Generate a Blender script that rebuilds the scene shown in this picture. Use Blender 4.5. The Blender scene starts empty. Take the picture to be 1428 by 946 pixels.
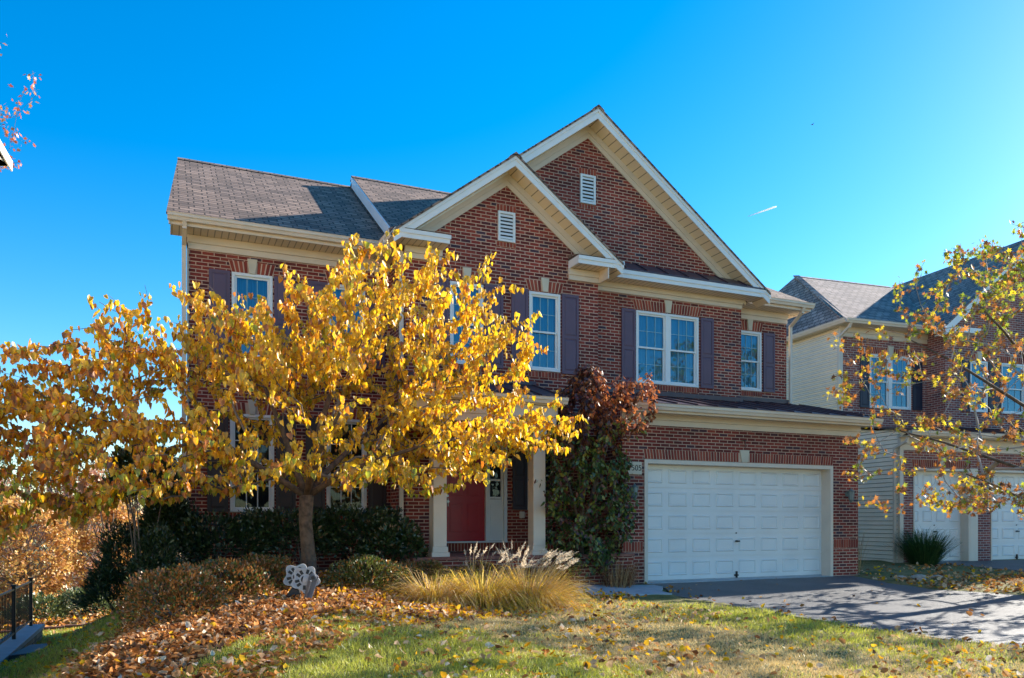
import bpy, math, random
import numpy as np
from mathutils import Vector, Matrix
random.seed(7); RNG = np.random.default_rng(7)
PI = math.pi
scene = bpy.context.scene
COL = scene.collection

# ------------------------------------------------------------------ tags
def tag(o, label=None, cat=None, group=None, kind=None):
    if label: o['label'] = label
    if cat: o['category'] = cat
    if group: o['group'] = group
    if kind: o['kind'] = kind
    return o

def empty(name, loc, rz=0.0, **kw):
    o = bpy.data.objects.new(name, None); COL.objects.link(o)
    o.location = loc; o.rotation_euler = (0, 0, rz); o.empty_display_size = .2
    return tag(o, **kw)

# ------------------------------------------------------------------ materials
def newmat(name):
    m = bpy.data.materials.new(name); m.use_nodes = True
    nt = m.node_tree; b = nt.nodes['Principled BSDF']
    return m, nt, b

def N(nt, t, **kw):
    n = nt.nodes.new(t)
    for k, v in kw.items():
        if k.startswith('i_'):
            n.inputs[k[2:].replace('_', ' ')].default_value = v
        else: setattr(n, k, v)
    return n

def L(nt, a, b): nt.links.new(a, b)

def ramp(nt, stops, interp='LINEAR'):
    r = nt.nodes.new('ShaderNodeValToRGB'); cr = r.color_ramp; cr.interpolation = interp
    while len(cr.elements) < len(stops): cr.elements.new(.5)
    for e, (p, c) in zip(cr.elements, stops):
        e.position = p; e.color = (*c, 1)
    return r

def plain(name, col, rough=.6, var=.12, scale=3.0, metal=0.0, bump=0.0, bscale=40, spec=.5):
    m, nt, b = newmat(name)
    tc = N(nt, 'ShaderNodeTexCoord'); no = N(nt, 'ShaderNodeTexNoise'); no.inputs['Scale'].default_value = scale
    no.inputs['Detail'].default_value = 6
    L(nt, tc.outputs['Object'], no.inputs['Vector'])
    c = np.array(col)
    r = ramp(nt, [(.3, tuple(c*(1-var))), (.7, tuple(np.minimum(c*(1+var), 1)))])
    L(nt, no.outputs['Fac'], r.inputs['Fac']); L(nt, r.outputs['Color'], b.inputs['Base Color'])
    b.inputs['Roughness'].default_value = rough; b.inputs['Metallic'].default_value = metal
    b.inputs['Specular IOR Level'].default_value = spec
    if bump:
        n2 = N(nt, 'ShaderNodeTexNoise'); n2.inputs['Scale'].default_value = bscale; n2.inputs['Detail'].default_value = 5
        L(nt, tc.outputs['Object'], n2.inputs['Vector'])
        bp = N(nt, 'ShaderNodeBump'); bp.inputs['Strength'].default_value = bump; bp.inputs['Distance'].default_value = .01
        L(nt, n2.outputs['Fac'], bp.inputs['Height']); L(nt, bp.outputs['Normal'], b.inputs['Normal'])
    return m

BRICKS = [(0, (.10, .015, .011)), (.25, (.185, .022, .014)), (.55, (.262, .033, .020)), (.80, (.32, .054, .030)), (.90, (.11, .022, .020)), (1, (.06, .036, .055))]
def brick_mat(name, bricks=BRICKS, mortar=(.58, .38, .28)):
    m, nt, b = newmat(name)
    uv = N(nt, 'ShaderNodeTexCoord')
    br = N(nt, 'ShaderNodeTexBrick')
    br.inputs['Color1'].default_value = (0, 0, 0, 1); br.inputs['Color2'].default_value = (1, 1, 1, 1); br.inputs['Mortar'].default_value = (.5, .5, .5, 1)
    br.inputs['Scale'].default_value = 1; br.inputs['Brick Width'].default_value = .213; br.inputs['Row Height'].default_value = .068
    br.inputs['Mortar Size'].default_value = .0085; br.inputs['Mortar Smooth'].default_value = .15; br.inputs['Bias'].default_value = 0
    L(nt, uv.outputs['UV'], br.inputs['Vector'])
    r = ramp(nt, bricks); L(nt, br.outputs['Color'], r.inputs['Fac'])
    no = N(nt, 'ShaderNodeTexNoise'); no.inputs['Scale'].default_value = 30; no.inputs['Detail'].default_value = 6
    L(nt, uv.outputs['UV'], no.inputs['Vector'])
    mx = N(nt, 'ShaderNodeMix', data_type='RGBA', blend_type='MULTIPLY'); mx.inputs['Factor'].default_value = .6
    r2 = ramp(nt, [(.3, (.65, .65, .65)), (.7, (1.25, 1.2, 1.15))]); L(nt, no.outputs['Fac'], r2.inputs['Fac'])
    L(nt, r.outputs['Color'], mx.inputs[6]); L(nt, r2.outputs['Color'], mx.inputs[7])
    # big blotches of weathering
    n3 = N(nt, 'ShaderNodeTexNoise'); n3.inputs['Scale'].default_value = .8; n3.inputs['Detail'].default_value = 4
    L(nt, uv.outputs['UV'], n3.inputs['Vector'])
    r3 = ramp(nt, [(.3, (.68, .68, .70)), (.7, (1.18, 1.12, 1.08))]); L(nt, n3.outputs['Fac'], r3.inputs['Fac'])
    mm = N(nt, 'ShaderNodeMix', data_type='RGBA'); L(nt, br.outputs['Fac'], mm.inputs['Factor'])
    L(nt, mx.outputs[2], mm.inputs[6]); mm.inputs[7].default_value = (*mortar, 1)
    m4 = N(nt, 'ShaderNodeMix', data_type='RGBA', blend_type='MULTIPLY'); m4.inputs['Factor'].default_value = 1
    L(nt, mm.outputs[2], m4.inputs[6]); L(nt, r3.outputs['Color'], m4.inputs[7])
    L(nt, m4.outputs[2], b.inputs['Base Color']); b.inputs['Roughness'].default_value = .85
    bp = N(nt, 'ShaderNodeBump'); bp.inputs['Strength'].default_value = .7; bp.inputs['Distance'].default_value = .008
    sub = N(nt, 'ShaderNodeMath', operation='MULTIPLY_ADD'); sub.inputs[1].default_value = -1
    L(nt, br.outputs['Fac'], sub.inputs[0]); L(nt, no.outputs['Fac'], sub.inputs[2]); L(nt, sub.outputs[0], bp.inputs['Height'])
    L(nt, bp.outputs['Normal'], b.inputs['Normal'])
    return m

def island_mat(name, stops, rough=.85, bump=.3):
    m, nt, b = newmat(name)
    g = N(nt, 'ShaderNodeNewGeometry'); r = ramp(nt, stops); L(nt, g.outputs['Random Per Island'], r.inputs['Fac'])
    L(nt, r.outputs['Color'], b.inputs['Base Color']); b.inputs['Roughness'].default_value = rough
    tc = N(nt, 'ShaderNodeTexCoord'); n2 = N(nt, 'ShaderNodeTexNoise'); n2.inputs['Scale'].default_value = 60
    L(nt, tc.outputs['Object'], n2.inputs['Vector'])
    bp = N(nt, 'ShaderNodeBump'); bp.inputs['Strength'].default_value = bump; bp.inputs['Distance'].default_value = .005
    L(nt, n2.outputs['Fac'], bp.inputs['Height']); L(nt, bp.outputs['Normal'], b.inputs['Normal'])
    return m

def shingle_mat(name, base=(.20, .185, .19)):
    m, nt, b = newmat(name)
    uv = N(nt, 'ShaderNodeTexCoord')
    # wobble the rows a little
    nz = N(nt, 'ShaderNodeTexNoise'); nz.inputs['Scale'].default_value = 3.5; nz.inputs['Detail'].default_value = 3
    L(nt, uv.outputs['UV'], nz.inputs['Vector'])
    ad = N(nt, 'ShaderNodeVectorMath', operation='MULTIPLY_ADD'); ad.inputs[1].default_value = (.03, .045, 0)
    L(nt, nz.outputs['Color'], ad.inputs[0]); L(nt, uv.outputs['UV'], ad.inputs[2])
    br = N(nt, 'ShaderNodeTexBrick', offset=.37, squash=1.0)
    br.inputs['Color1'].default_value = (0, 0, 0, 1); br.inputs['Color2'].default_value = (1, 1, 1, 1); br.inputs['Mortar'].default_value = (0, 0, 0, 1)
    br.inputs['Scale'].default_value = 1; br.inputs['Brick Width'].default_value = .26; br.inputs['Row Height'].default_value = .143
    br.inputs['Mortar Size'].default_value = .016; br.inputs['Mortar Smooth'].default_value = .4
    L(nt, ad.outputs[0], br.inputs['Vector'])
    c = np.array(base)
    r = ramp(nt, [(0, tuple(c*.62)), (.5, tuple(c)), (1, tuple(c*1.4))]); L(nt, br.outputs['Color'], r.inputs['Fac'])
    no = N(nt, 'ShaderNodeTexNoise'); no.inputs['Scale'].default_value = 1.1; no.inputs['Detail'].default_value = 8; L(nt, uv.outputs['UV'], no.inputs['Vector'])
    r2 = ramp(nt, [(.3, (.78, .78, .8)), (.7, (1.2, 1.17, 1.12))]); L(nt, no.outputs['Fac'], r2.inputs['Fac'])
    mx = N(nt, 'ShaderNodeMix', data_type='RGBA', blend_type='MULTIPLY'); mx.inputs['Factor'].default_value = 1
    L(nt, r.outputs['Color'], mx.inputs[6]); L(nt, r2.outputs['Color'], mx.inputs[7])
    mm = N(nt, 'ShaderNodeMix', data_type='RGBA'); L(nt, br.outputs['Fac'], mm.inputs['Factor']); L(nt, mx.outputs[2], mm.inputs[6])
    mm.inputs[7].default_value = (*(c*.18), 1)
    L(nt, mm.outputs[2], b.inputs['Base Color']); b.inputs['Roughness'].default_value = .9
    # saw-tooth course height
    sp = N(nt, 'ShaderNodeSeparateXYZ'); L(nt, ad.outputs[0], sp.inputs[0])
    md = N(nt, 'ShaderNodeMath', operation='MODULO'); md.inputs[1].default_value = .143
    a2 = N(nt, 'ShaderNodeMath', operation='ADD'); a2.inputs[1].default_value = 143.0; L(nt, sp.outputs['Y'], a2.inputs[0]); L(nt, a2.outputs[0], md.inputs[0])
    ml = N(nt, 'ShaderNodeMath', operation='MULTIPLY'); ml.inputs[1].default_value = -7; L(nt, md.outputs[0], ml.inputs[0])
    s2 = N(nt, 'ShaderNodeMath', operation='MULTIPLY_ADD'); s2.inputs[1].default_value = .6; L(nt, br.outputs['Color'], s2.inputs[0]); L(nt, ml.outputs[0], s2.inputs[2])
    bp = N(nt, 'ShaderNodeBump'); bp.inputs['Strength'].default_value = .8; bp.inputs['Distance'].default_value = .014
    L(nt, s2.outputs[0], bp.inputs['Height']); L(nt, bp.outputs['Normal'], b.inputs['Normal'])
    return m

def groove_mat(name, col, pitch=.1, axis='X', dark=.45):
    """vinyl soffit boards: a thin dark groove every pitch metres along one UV axis"""
    m, nt, b = newmat(name)
    uv = N(nt, 'ShaderNodeTexCoord'); sp = N(nt, 'ShaderNodeSeparateXYZ'); L(nt, uv.outputs['UV'], sp.inputs[0])
    a = N(nt, 'ShaderNodeMath', operation='ADD'); a.inputs[1].default_value = 1000*pitch; L(nt, sp.outputs[axis], a.inputs[0])
    md = N(nt, 'ShaderNodeMath', operation='MODULO'); md.inputs[1].default_value = pitch; L(nt, a.outputs[0], md.inputs[0])
    lt = N(nt, 'ShaderNodeMath', operation='LESS_THAN'); lt.inputs[1].default_value = .018; L(nt, md.outputs[0], lt.inputs[0])
    mm = N(nt, 'ShaderNodeMix', data_type='RGBA'); L(nt, lt.outputs[0], mm.inputs['Factor'])
    mm.inputs[6].default_value = (*col, 1); mm.inputs[7].default_value = (*(np.array(col)*dark), 1)
    L(nt, mm.outputs[2], b.inputs['Base Color']); b.inputs['Roughness'].default_value = .5
    return m

def leaf_mat(name, c1, c2, trans=.45, gloss=.06, rough=.45):
    m = bpy.data.materials.new(name); m.use_nodes = True; nt = m.node_tree; nt.nodes.clear()
    g = N(nt, 'ShaderNodeNewGeometry'); r = ramp(nt, [(0, c1), (1, c2)]); L(nt, g.outputs['Random Per Island'], r.inputs['Fac'])
    tc = N(nt, 'ShaderNodeTexCoord'); no = N(nt, 'ShaderNodeTexNoise'); no.inputs['Scale'].default_value = 25; L(nt, tc.outputs['Object'], no.inputs['Vector'])
    r2 = ramp(nt, [(.35, (.72, .66, .6)), (.62, (1.08, 1.05, 1))]); L(nt, no.outputs['Fac'], r2.inputs['Fac'])
    mx = N(nt, 'ShaderNodeMix', data_type='RGBA', blend_type='MULTIPLY'); mx.inputs['Factor'].default_value = 1
    L(nt, r.outputs['Color'], mx.inputs[6]); L(nt, r2.outputs['Color'], mx.inputs[7])
    d = N(nt, 'ShaderNodeBsdfDiffuse'); t = N(nt, 'ShaderNodeBsdfTranslucent'); gl = N(nt, 'ShaderNodeBsdfGlossy'); gl.inputs['Roughness'].default_value = rough
    L(nt, mx.outputs[2], d.inputs['Color']); L(nt, mx.outputs[2], t.inputs['Color'])
    m1 = N(nt, 'ShaderNodeMixShader'); m1.inputs[0].default_value = trans; L(nt, d.outputs[0], m1.inputs[1]); L(nt, t.outputs[0], m1.inputs[2])
    m2 = N(nt, 'ShaderNodeMixShader'); m2.inputs[0].default_value = gloss; L(nt, m1.outputs[0], m2.inputs[1]); L(nt, gl.outputs[0], m2.inputs[2])
    out = N(nt, 'ShaderNodeOutputMaterial'); L(nt, m2.outputs[0], out.inputs['Surface'])
    return m

def glass_mat(name, refl=.35, tint=(.75, .85, .95), gcol=(.8, .92, 1)):
    m = bpy.data.materials.new(name); m.use_nodes = True; nt = m.node_tree; nt.nodes.clear()
    tr = N(nt, 'ShaderNodeBsdfTransparent'); tr.inputs['Color'].default_value = (*tint, 1)
    gl = N(nt, 'ShaderNodeBsdfGlossy'); gl.inputs['Roughness'].default_value = .02; gl.inputs['Color'].default_value = (*gcol, 1)
    tc = N(nt, 'ShaderNodeTexCoord'); no = N(nt, 'ShaderNodeTexNoise'); no.inputs['Scale'].default_value = 2.5; L(nt, tc.outputs['Object'], no.inputs['Vector'])
    bp = N(nt, 'ShaderNodeBump'); bp.inputs['Strength'].default_value = .12; bp.inputs['Distance'].default_value = .02
    L(nt, no.outputs['Fac'], bp.inputs['Height']); L(nt, bp.outputs['Normal'], gl.inputs['Normal'])
    fr = N(nt, 'ShaderNodeFresnel'); fr.inputs['IOR'].default_value = 1.5
    ad = N(nt, 'ShaderNodeMath', operation='ADD', use_clamp=True); ad.inputs[1].default_value = refl; L(nt, fr.outputs[0], ad.inputs[0])
    mx = N(nt, 'ShaderNodeMixShader'); L(nt, ad.outputs[0], mx.inputs[0]); L(nt, tr.outputs[0], mx.inputs[1]); L(nt, gl.outputs[0], mx.inputs[2])
    out = N(nt, 'ShaderNodeOutputMaterial'); L(nt, mx.outputs[0], out.inputs['Surface'])
    return m

M = {}
M['brick'] = brick_mat('brick_wall')
M['brick2'] = brick_mat('paler_brick_wall', [(0, (.20, .05, .045)), (.35, (.29, .085, .07)), (.7, (.38, .12, .09)), (.9, (.20, .06, .06)), (1, (.13, .06, .07))], (.52, .43, .38))
M['soldier'] = island_mat('soldier_brick', [(0, (.16, .024, .016)), (.5, (.27, .042, .022)), (1, (.36, .07, .035))])
M['mortar'] = plain('mortar', (.66, .46, .33), .9)
M['stone'] = plain('cast_stone', (.62, .53, .40), .8, .08)
M['beige'] = plain('beige_trim', (.70, .585, .47), .5, .05)
M['white'] = plain('white_trim', (.78, .78, .76), .45, .04)
M['soffit'] = groove_mat('vinyl_soffit', (.72, .61, .46), .12)
M['soffit_r'] = groove_mat('raked_vinyl_soffit', (.80, .67, .48), .19, 'Y', .35)
M['siding'] = plain('vinyl_siding', (.96, .76, .50), .5, .04)
M['siding_w'] = plain('pale_vinyl_siding', (.90, .79, .64), .5, .04)
M['shingle'] = shingle_mat('roof_shingles', (.25, .165, .122))
M['muntin'] = plain('pale_teal_muntin', (.30, .52, .58), .5)
M['lap_shade'] = plain('siding_lap_shade', (.30, .24, .16), .7)  # shade line under each siding lap, painted in as a darker colour
M['shingle_n'] = shingle_mat('grey_roof_shingles', (.31, .235, .20))
M['metal_roof'] = plain('standing_seam_metal', (.075, .045, .055), .38, .1, 2, .0)
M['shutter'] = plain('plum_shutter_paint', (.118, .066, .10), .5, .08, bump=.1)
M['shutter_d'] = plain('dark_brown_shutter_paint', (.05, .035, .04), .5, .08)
M['navy'] = plain('navy_shutter_paint', (.018, .022, .045), .5, .08)
M['door_w'] = plain('garage_door_paint', (.78, .76, .73), .42, .05, 1.5)
M['red'] = plain('red_door_paint', (.42, .016, .028), .35, .06)
M['dark'] = plain('dark_metal', (.02, .02, .022), .45)
M['steel'] = plain('satin_steel', (.45, .45, .45), .35, .05, metal=.8)
M['greenish'] = plain('verdigris_metal', (.16, .20, .18), .6, .25, 20)
M['curtain'] = groove_mat('teal_window_blind', (.045, .30, .40), .09, 'X', .75)
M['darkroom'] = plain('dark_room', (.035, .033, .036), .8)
M['glass'] = glass_mat('window_glass', .10, gcol=(.45,.75,.95))
M['glass_low'] = glass_mat('lower_window_glass', .0)
M['concrete'] = plain('concrete', (.42, .43, .44), .85, .12, 6, bump=.2)
M['bark'] = plain('grey_brown_bark', (.125, .08, .052), .9, .45, 14, bump=1.0, bscale=30)
M['twig'] = plain('twig_bark', (.15, .12, .10), .85, .2)
M['pale_twig'] = plain('pale_twig_bark', (.38, .33, .29), .7, .2)

# ------------------------------------------------------------------ mesh builder
class MB:
    def __init__(s): s.v = []; s.f = []; s.m = []
    def poly(s, pts, mi=0):
        i = len(s.v); s.v += [tuple(p) for p in pts]; s.f.append(tuple(range(i, i+len(pts)))); s.m.append(mi); return s
    def box(s, x0, x1, y0, y1, z0, z1, mi=0):
        p = [(x0,y0,z0),(x1,y0,z0),(x1,y1,z0),(x0,y1,z0),(x0,y0,z1),(x1,y0,z1),(x1,y1,z1),(x0,y1,z1)]
        i = len(s.v); s.v += p
        for q in ((0,3,2,1),(4,5,6,7),(0,1,5,4),(1,2,6,5),(2,3,7,6),(3,0,4,7)):
            s.f.append(tuple(i+k for k in q)); s.m.append(mi)
        return s
    def prism(s, pts, ext, mi=0):
        """closed polygon pts (counter-clockwise seen against ext) swept by ext"""
        n = len(pts); e = Vector(ext); a = [Vector(p) for p in pts]; b = [p+e for p in a]
        i = len(s.v); s.v += [tuple(p) for p in a+b]
        s.f.append(tuple(range(i+n-1, i-1, -1))); s.m.append(mi)
        s.f.append(tuple(range(i+n, i+2*n))); s.m.append(mi)
        for k in range(n):
            j = (k+1) % n; s.f.append((i+k, i+j, i+n+j, i+n+k)); s.m.append(mi)
        return s
    def tube(s, pts, r, n=8, mi=0, cap=True):
        pts = [Vector(p) for p in pts]
        if not hasattr(r, '__len__'): r = [r]*len(pts)
        rings = []
        for k, p in enumerate(pts):
            d = (pts[min(k+1, len(pts)-1)]-pts[max(k-1, 0)]).normalized()
            a = d.orthogonal().normalized() if k == 0 else (a - d*a.dot(d)).normalized()
            b = d.cross(a); i = len(s.v)
            for q in range(n):
                t = 2*PI*q/n; s.v.append(tuple(p+(a*math.cos(t)+b*math.sin(t))*r[k]))
            rings.append(i)
        for k in range(len(rings)-1):
            for q in range(n):
                s.f.append((rings[k]+q, rings[k]+(q+1) % n, rings[k+1]+(q+1) % n, rings[k+1]+q)); s.m.append(mi)
        if cap:
            s.f.append(tuple(rings[0]+q for q in range(n-1, -1, -1))); s.m.append(mi)
            s.f.append(tuple(rings[-1]+q for q in range(n))); s.m.append(mi)
        return s
    def bar(s, a, b, w, h, mi=0):
        """rectangular bar from a to b"""
        a, b = Vector(a), Vector(b); d = (b-a).normalized()
        sd = d.cross(Vector((0,0,1)));
        if sd.length < .01: sd = Vector((1,0,0))
        sd.normalize(); up = sd.cross(d)
        p = [a-sd*w/2-up*h/2, a+sd*w/2-up*h/2, a+sd*w/2+up*h/2, a-sd*w/2+up*h/2]
        return s.prism(p, b-a, mi)
    def build(s, name, mats, parent=None, org=(0,0,0), bevel=0, smooth=False, fix=True, **kw):
        if not isinstance(mats, (list, tuple)): mats = [mats]
        me = bpy.data.meshes.new(name)
        o3 = np.array(org); v = np.array(s.v, dtype=float)-o3
        me.from_pydata([tuple(p) for p in v], [], s.f)
        for m in mats: me.materials.append(m)
        me.polygons.foreach_set('material_index', s.m)
        uvl = me.uv_layers.new(name='UVMap')
        for p in me.polygons:
            n = p.normal
            if abs(n.z) > .999: h = Vector((1,0,0)); up = Vector((0,1,0))
            else:
                h = Vector((0,0,1)).cross(n).normalized(); up = n.cross(h)
                if abs(n.x) < .7 and h.x < 0: h = -h
                if abs(n.x) >= .7 and h.y < 0: h = -h
            for li in p.loop_indices:
                c = Vector(s.v[me.loops[li].vertex_index]); uvl.data[li].uv = (c.dot(h), c.dot(up))
        if smooth: me.polygons.foreach_set('use_smooth', [True]*len(me.polygons))
        me.update()
        o = bpy.data.objects.new(name, me); COL.objects.link(o)
        if parent: o.parent = parent
        if bevel:
            b = o.modifiers.new('bevel', 'BEVEL'); b.width = bevel; b.segments = 1; b.limit_method = 'ANGLE'
        return tag(o, **kw)

def bulk(name, tv, tf, mats4, midx, materials, parent=None, **kw):
    """scatter template (tv verts, tf equal-size faces) by an (n,3,3) basis + (n,3) pos"""
    B, P = mats4; n = len(P); k = len(tv)
    V = np.einsum('nij,kj->nki', B, tv)+P[:, None, :]
    V = V.reshape(-1, 3); nf = len(tf); fs = len(tf[0])
    F = (np.array(tf)[None]+(np.arange(n)*k)[:, None, None]).reshape(-1)
    me = bpy.data.meshes.new(name)
    me.vertices.add(n*k); me.vertices.foreach_set('co', V.reshape(-1).astype(np.float32))
    me.loops.add(len(F)); me.loops.foreach_set('vertex_index', F.astype(np.int32))
    me.polygons.add(n*nf); me.polygons.foreach_set('loop_start', (np.arange(n*nf)*fs).astype(np.int32))
    me.polygons.foreach_set('loop_total', np.full(n*nf, fs, dtype=np.int32))
    for m in materials: me.materials.append(m)
    me.polygons.foreach_set('material_index', np.repeat(midx, nf).astype(np.int32))
    me.update(calc_edges=True); me.validate()
    o = bpy.data.objects.new(name, me); COL.objects.link(o)
    if parent: o.parent = parent
    return tag(o, **kw)

def basis(tip, nrm, size, width=1.0):
    """columns: side, tip direction, normal"""
    t = tip/np.linalg.norm(tip, axis=1, keepdims=True)
    s = np.cross(t, nrm); s /= np.linalg.norm(s, axis=1, keepdims=True)+1e-9
    n = np.cross(s, t)
    w = size*width
    return np.stack([s*w[:, None], t*size[:, None], n*size[:, None]], axis=2)

# leaf templates: origin at stem, tip along +y, unit length
HEART = (np.array([(0,0,0),(.30,-.10,.14),(.42,.22,.22),(.27,.62,.15),(0,1.05,0),(-.27,.62,.15),(-.42,.22,.22),(-.30,-.10,.14),(0,.45,-.05)], float),
         [(0,1,8),(1,2,8),(2,3,8),(3,4,8),(4,5,8),(5,6,8),(6,7,8),(7,0,8)])
OVAL = (np.array([(0,0,0),(.22,.3,.04),(.2,.65,.03),(0,1,-.08),(-.2,.65,.03),(-.22,.3,.04)], float), [(0,1,5),(1,2,4),(1,4,5),(2,3,4)])
STAR = (np.array([(0,0,0),(.14,.22,.02),(.55,.18,.05),(.3,.42,.03),(.42,.85,.0),(.12,.62,.02),(0,1,-.08),(-.12,.62,.02),(-.42,.85,.0),(-.3,.42,.03),(-.55,.18,.05),(-.14,.22,.02),(0,.4,0)], float),
        [(0,1,12),(1,2,3),(1,3,12),(3,4,5),(3,5,12),(5,6,7),(5,7,12),(7,8,9),(7,9,12),(9,10,11),(9,11,12),(11,0,12)])
CURL = (np.array([(0,0,.02),(.36,.15,.22),(.30,.7,.16),(0,1,.05),(-.32,.65,.24),(-.36,.15,.10),(0,.5,-.03)], float), [(0,1,6),(1,2,6),(2,3,6),(3,4,6),(4,5,6),(5,0,6)])
QUAD = (np.array([(-.5,0,0),(.5,0,0),(.4,1,.1),(-.4,1,-.1)], float), [(0,1,2),(0,2,3)])
BLADE = (np.array([(-.5,0,0),(.5,0,0),(0,1,0)], float), [(0,1,2)])
LONGB = (np.array([(-.5,0,0),(.5,0,0),(.42,.45,.06),(-.42,.45,.06),(.25,.76,.24),(-.25,.76,.24),(0,.86,.58)], float), [(0,1,2),(0,2,3),(3,2,4),(3,4,5),(5,4,6)])

def rnd_unit(n):
    a = RNG.normal(size=(n, 3)); return a/np.linalg.norm(a, axis=1, keepdims=True)

# ------------------------------------------------------------------ terrain
CP = np.array([
 (0,-6,-.55),(8,-6,-.6),(-8,-6,-.7),(0,0,-.30),(1.5,5,-.10),(4,5,-.13),(7,5,-.25),(4,8,-.10),(6.5,8,-.16),(1.5,8,.12),
 (0,8,.06),(-.4,9,.03),(-1.1,9,-.35),(-2.2,9,-.9),(0.3,10.5,.16),(1,10,.22),(2,12.3,.35),(2,11,.28),(3,10.5,.12),(3.5,12.3,.25),(4.5,11.5,.0),(6,11,-.09),(7.5,11,-.10),
 (1,15,.35),(4,15,.35),(0.2,13,.1),(-.4,12,-.05),(-.3,13,-.05),(-.9,14,-.25),(-1.3,11.5,-.7),(-2.2,12,-1.15),(-1.3,15,-.75),(-2.3,16,-1.25),(-3,20,-1.35),(-1,20,-1.2),
 (0,26,-1.7),(-5,28,-2.0),(-6,20,-1.6),(-6,12,-1.3),(-6,5,-1.0),(-4,8,-.95),(-12,30,-2.3),(-20,50,-2.8),(0,50,-2.8),(30,60,-2),
 (8.4,13.8,-.02),(12,13.8,-.02),(14.9,13.8,-.02),(9,12,-.09),(12,12,-.10),(9,10,-.20),(12,10,-.21),(10,8,-.28),(14,8,-.32),(12,4,-.45),(18,4,-.55),(14.4,11,-.12),
 (16,11.5,-.05),(16.5,13.5,.05),(18,15,.15),(24,14.7,.16),(28,14.3,.16),(20,12.5,.0),(24,10,-.2),(17,9,-.3),(22,6,-.5),(35,12,0),(15.8,17,.1),(16,22,.0),(16,30,-.8),
 (40,0,-1),(40,30,0),(-25,0,-2),(0,-20,-1.2),(30,-20,-1.5),(-25,-20,-2),(-30,20,-2.5)], float)
def _phi(r): return r
_A = np.zeros((len(CP)+3,)*2); _d = np.linalg.norm(CP[:, None, :2]-CP[None, :, :2], axis=2)
_A[:-3, :-3] = _phi(_d)-np.eye(len(CP))*.05
_A[:-3, -3:] = np.c_[np.ones(len(CP)), CP[:, :2]]; _A[-3:, :-3] = _A[:-3, -3:].T
_W = np.linalg.solve(_A, np.r_[CP[:, 2], 0, 0, 0])
def HH(x, y):
    x = np.atleast_1d(np.asarray(x, float)); y = np.atleast_1d(np.asarray(y, float))
    xc = np.clip(x, -34, 44); yc = np.clip(y, -24, 64)
    p = np.stack([xc.ravel(), yc.ravel()], 1); out = np.zeros(len(p))
    for i in range(0, len(p), 20000):
        q = p[i:i+20000]; r = np.linalg.norm(q[:, None]-CP[None, :, :2], axis=2)
        out[i:i+20000] = _phi(r)@_W[:-3]+_W[-3]+q@_W[-2:]
    return out.reshape(x.shape)
def H(x, y): return float(HH([x], [y])[0])

DL = [(14.1, 8.9), (12.9, 8.9), (12.0, 8.35), (11.2, 8.45), (10.2, 8.75), (8.4, 9.0), (7.3, 9.25), (6.4, 9.6), (4, 10.6), (0, 13), (-6, 17)]
DR = [(14.1, 14.1), (13.8, 14.6), (12.7, 14.2), (11.2, 14.0), (10.1, 15.1), (8, 16.5), (4, 19), (0, 22), (-6, 27)]
def interp(tab, y):
    t = sorted(tab); return np.interp(y, [a for a, _ in t], [b for _, b in t])
def in_drive(x, y, m=0.0):
    return (y < 14.1) & (y > -6) & (x > interp(DL, y)+m) & (x < interp(DR, y)-m)

# ================================================================== architecture helpers
def wall_open(mb, axis_pts, z0, z1, openings, reveal=.12, mi=0):
    """vertical wall facing -Y between x0,x1 at y; openings = (x0,x1,z0,z1) left empty, with reveals"""
    x0, x1, y = axis_pts
    xs = sorted({x0, x1, *[o[0] for o in openings], *[o[1] for o in openings]})
    zs = sorted({z0, z1, *[o[2] for o in openings], *[o[3] for o in openings]})
    for a, b in zip(xs, xs[1:]):
        for c, d in zip(zs, zs[1:]):
            cx, cz = (a+b)/2, (c+d)/2
            if any(o[0] < cx < o[1] and o[2] < cz < o[3] for o in openings): continue
            mb.poly([(a,y,c),(b,y,c),(b,y,d),(a,y,d)], mi)
    for o in openings:
        a, b, c, d = o; r = y+reveal
        mb.poly([(a,y,c),(a,r,c),(b,r,c),(b,y,c)][::-1], mi); mb.poly([(a,y,d),(a,r,d),(b,r,d),(b,y,d)], mi)
        mb.poly([(a,y,c),(a,y,d),(a,r,d),(a,r,c)], mi); mb.poly([(b,y,c),(b,r,c),(b,r,d),(b,y,d)], mi)

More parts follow.
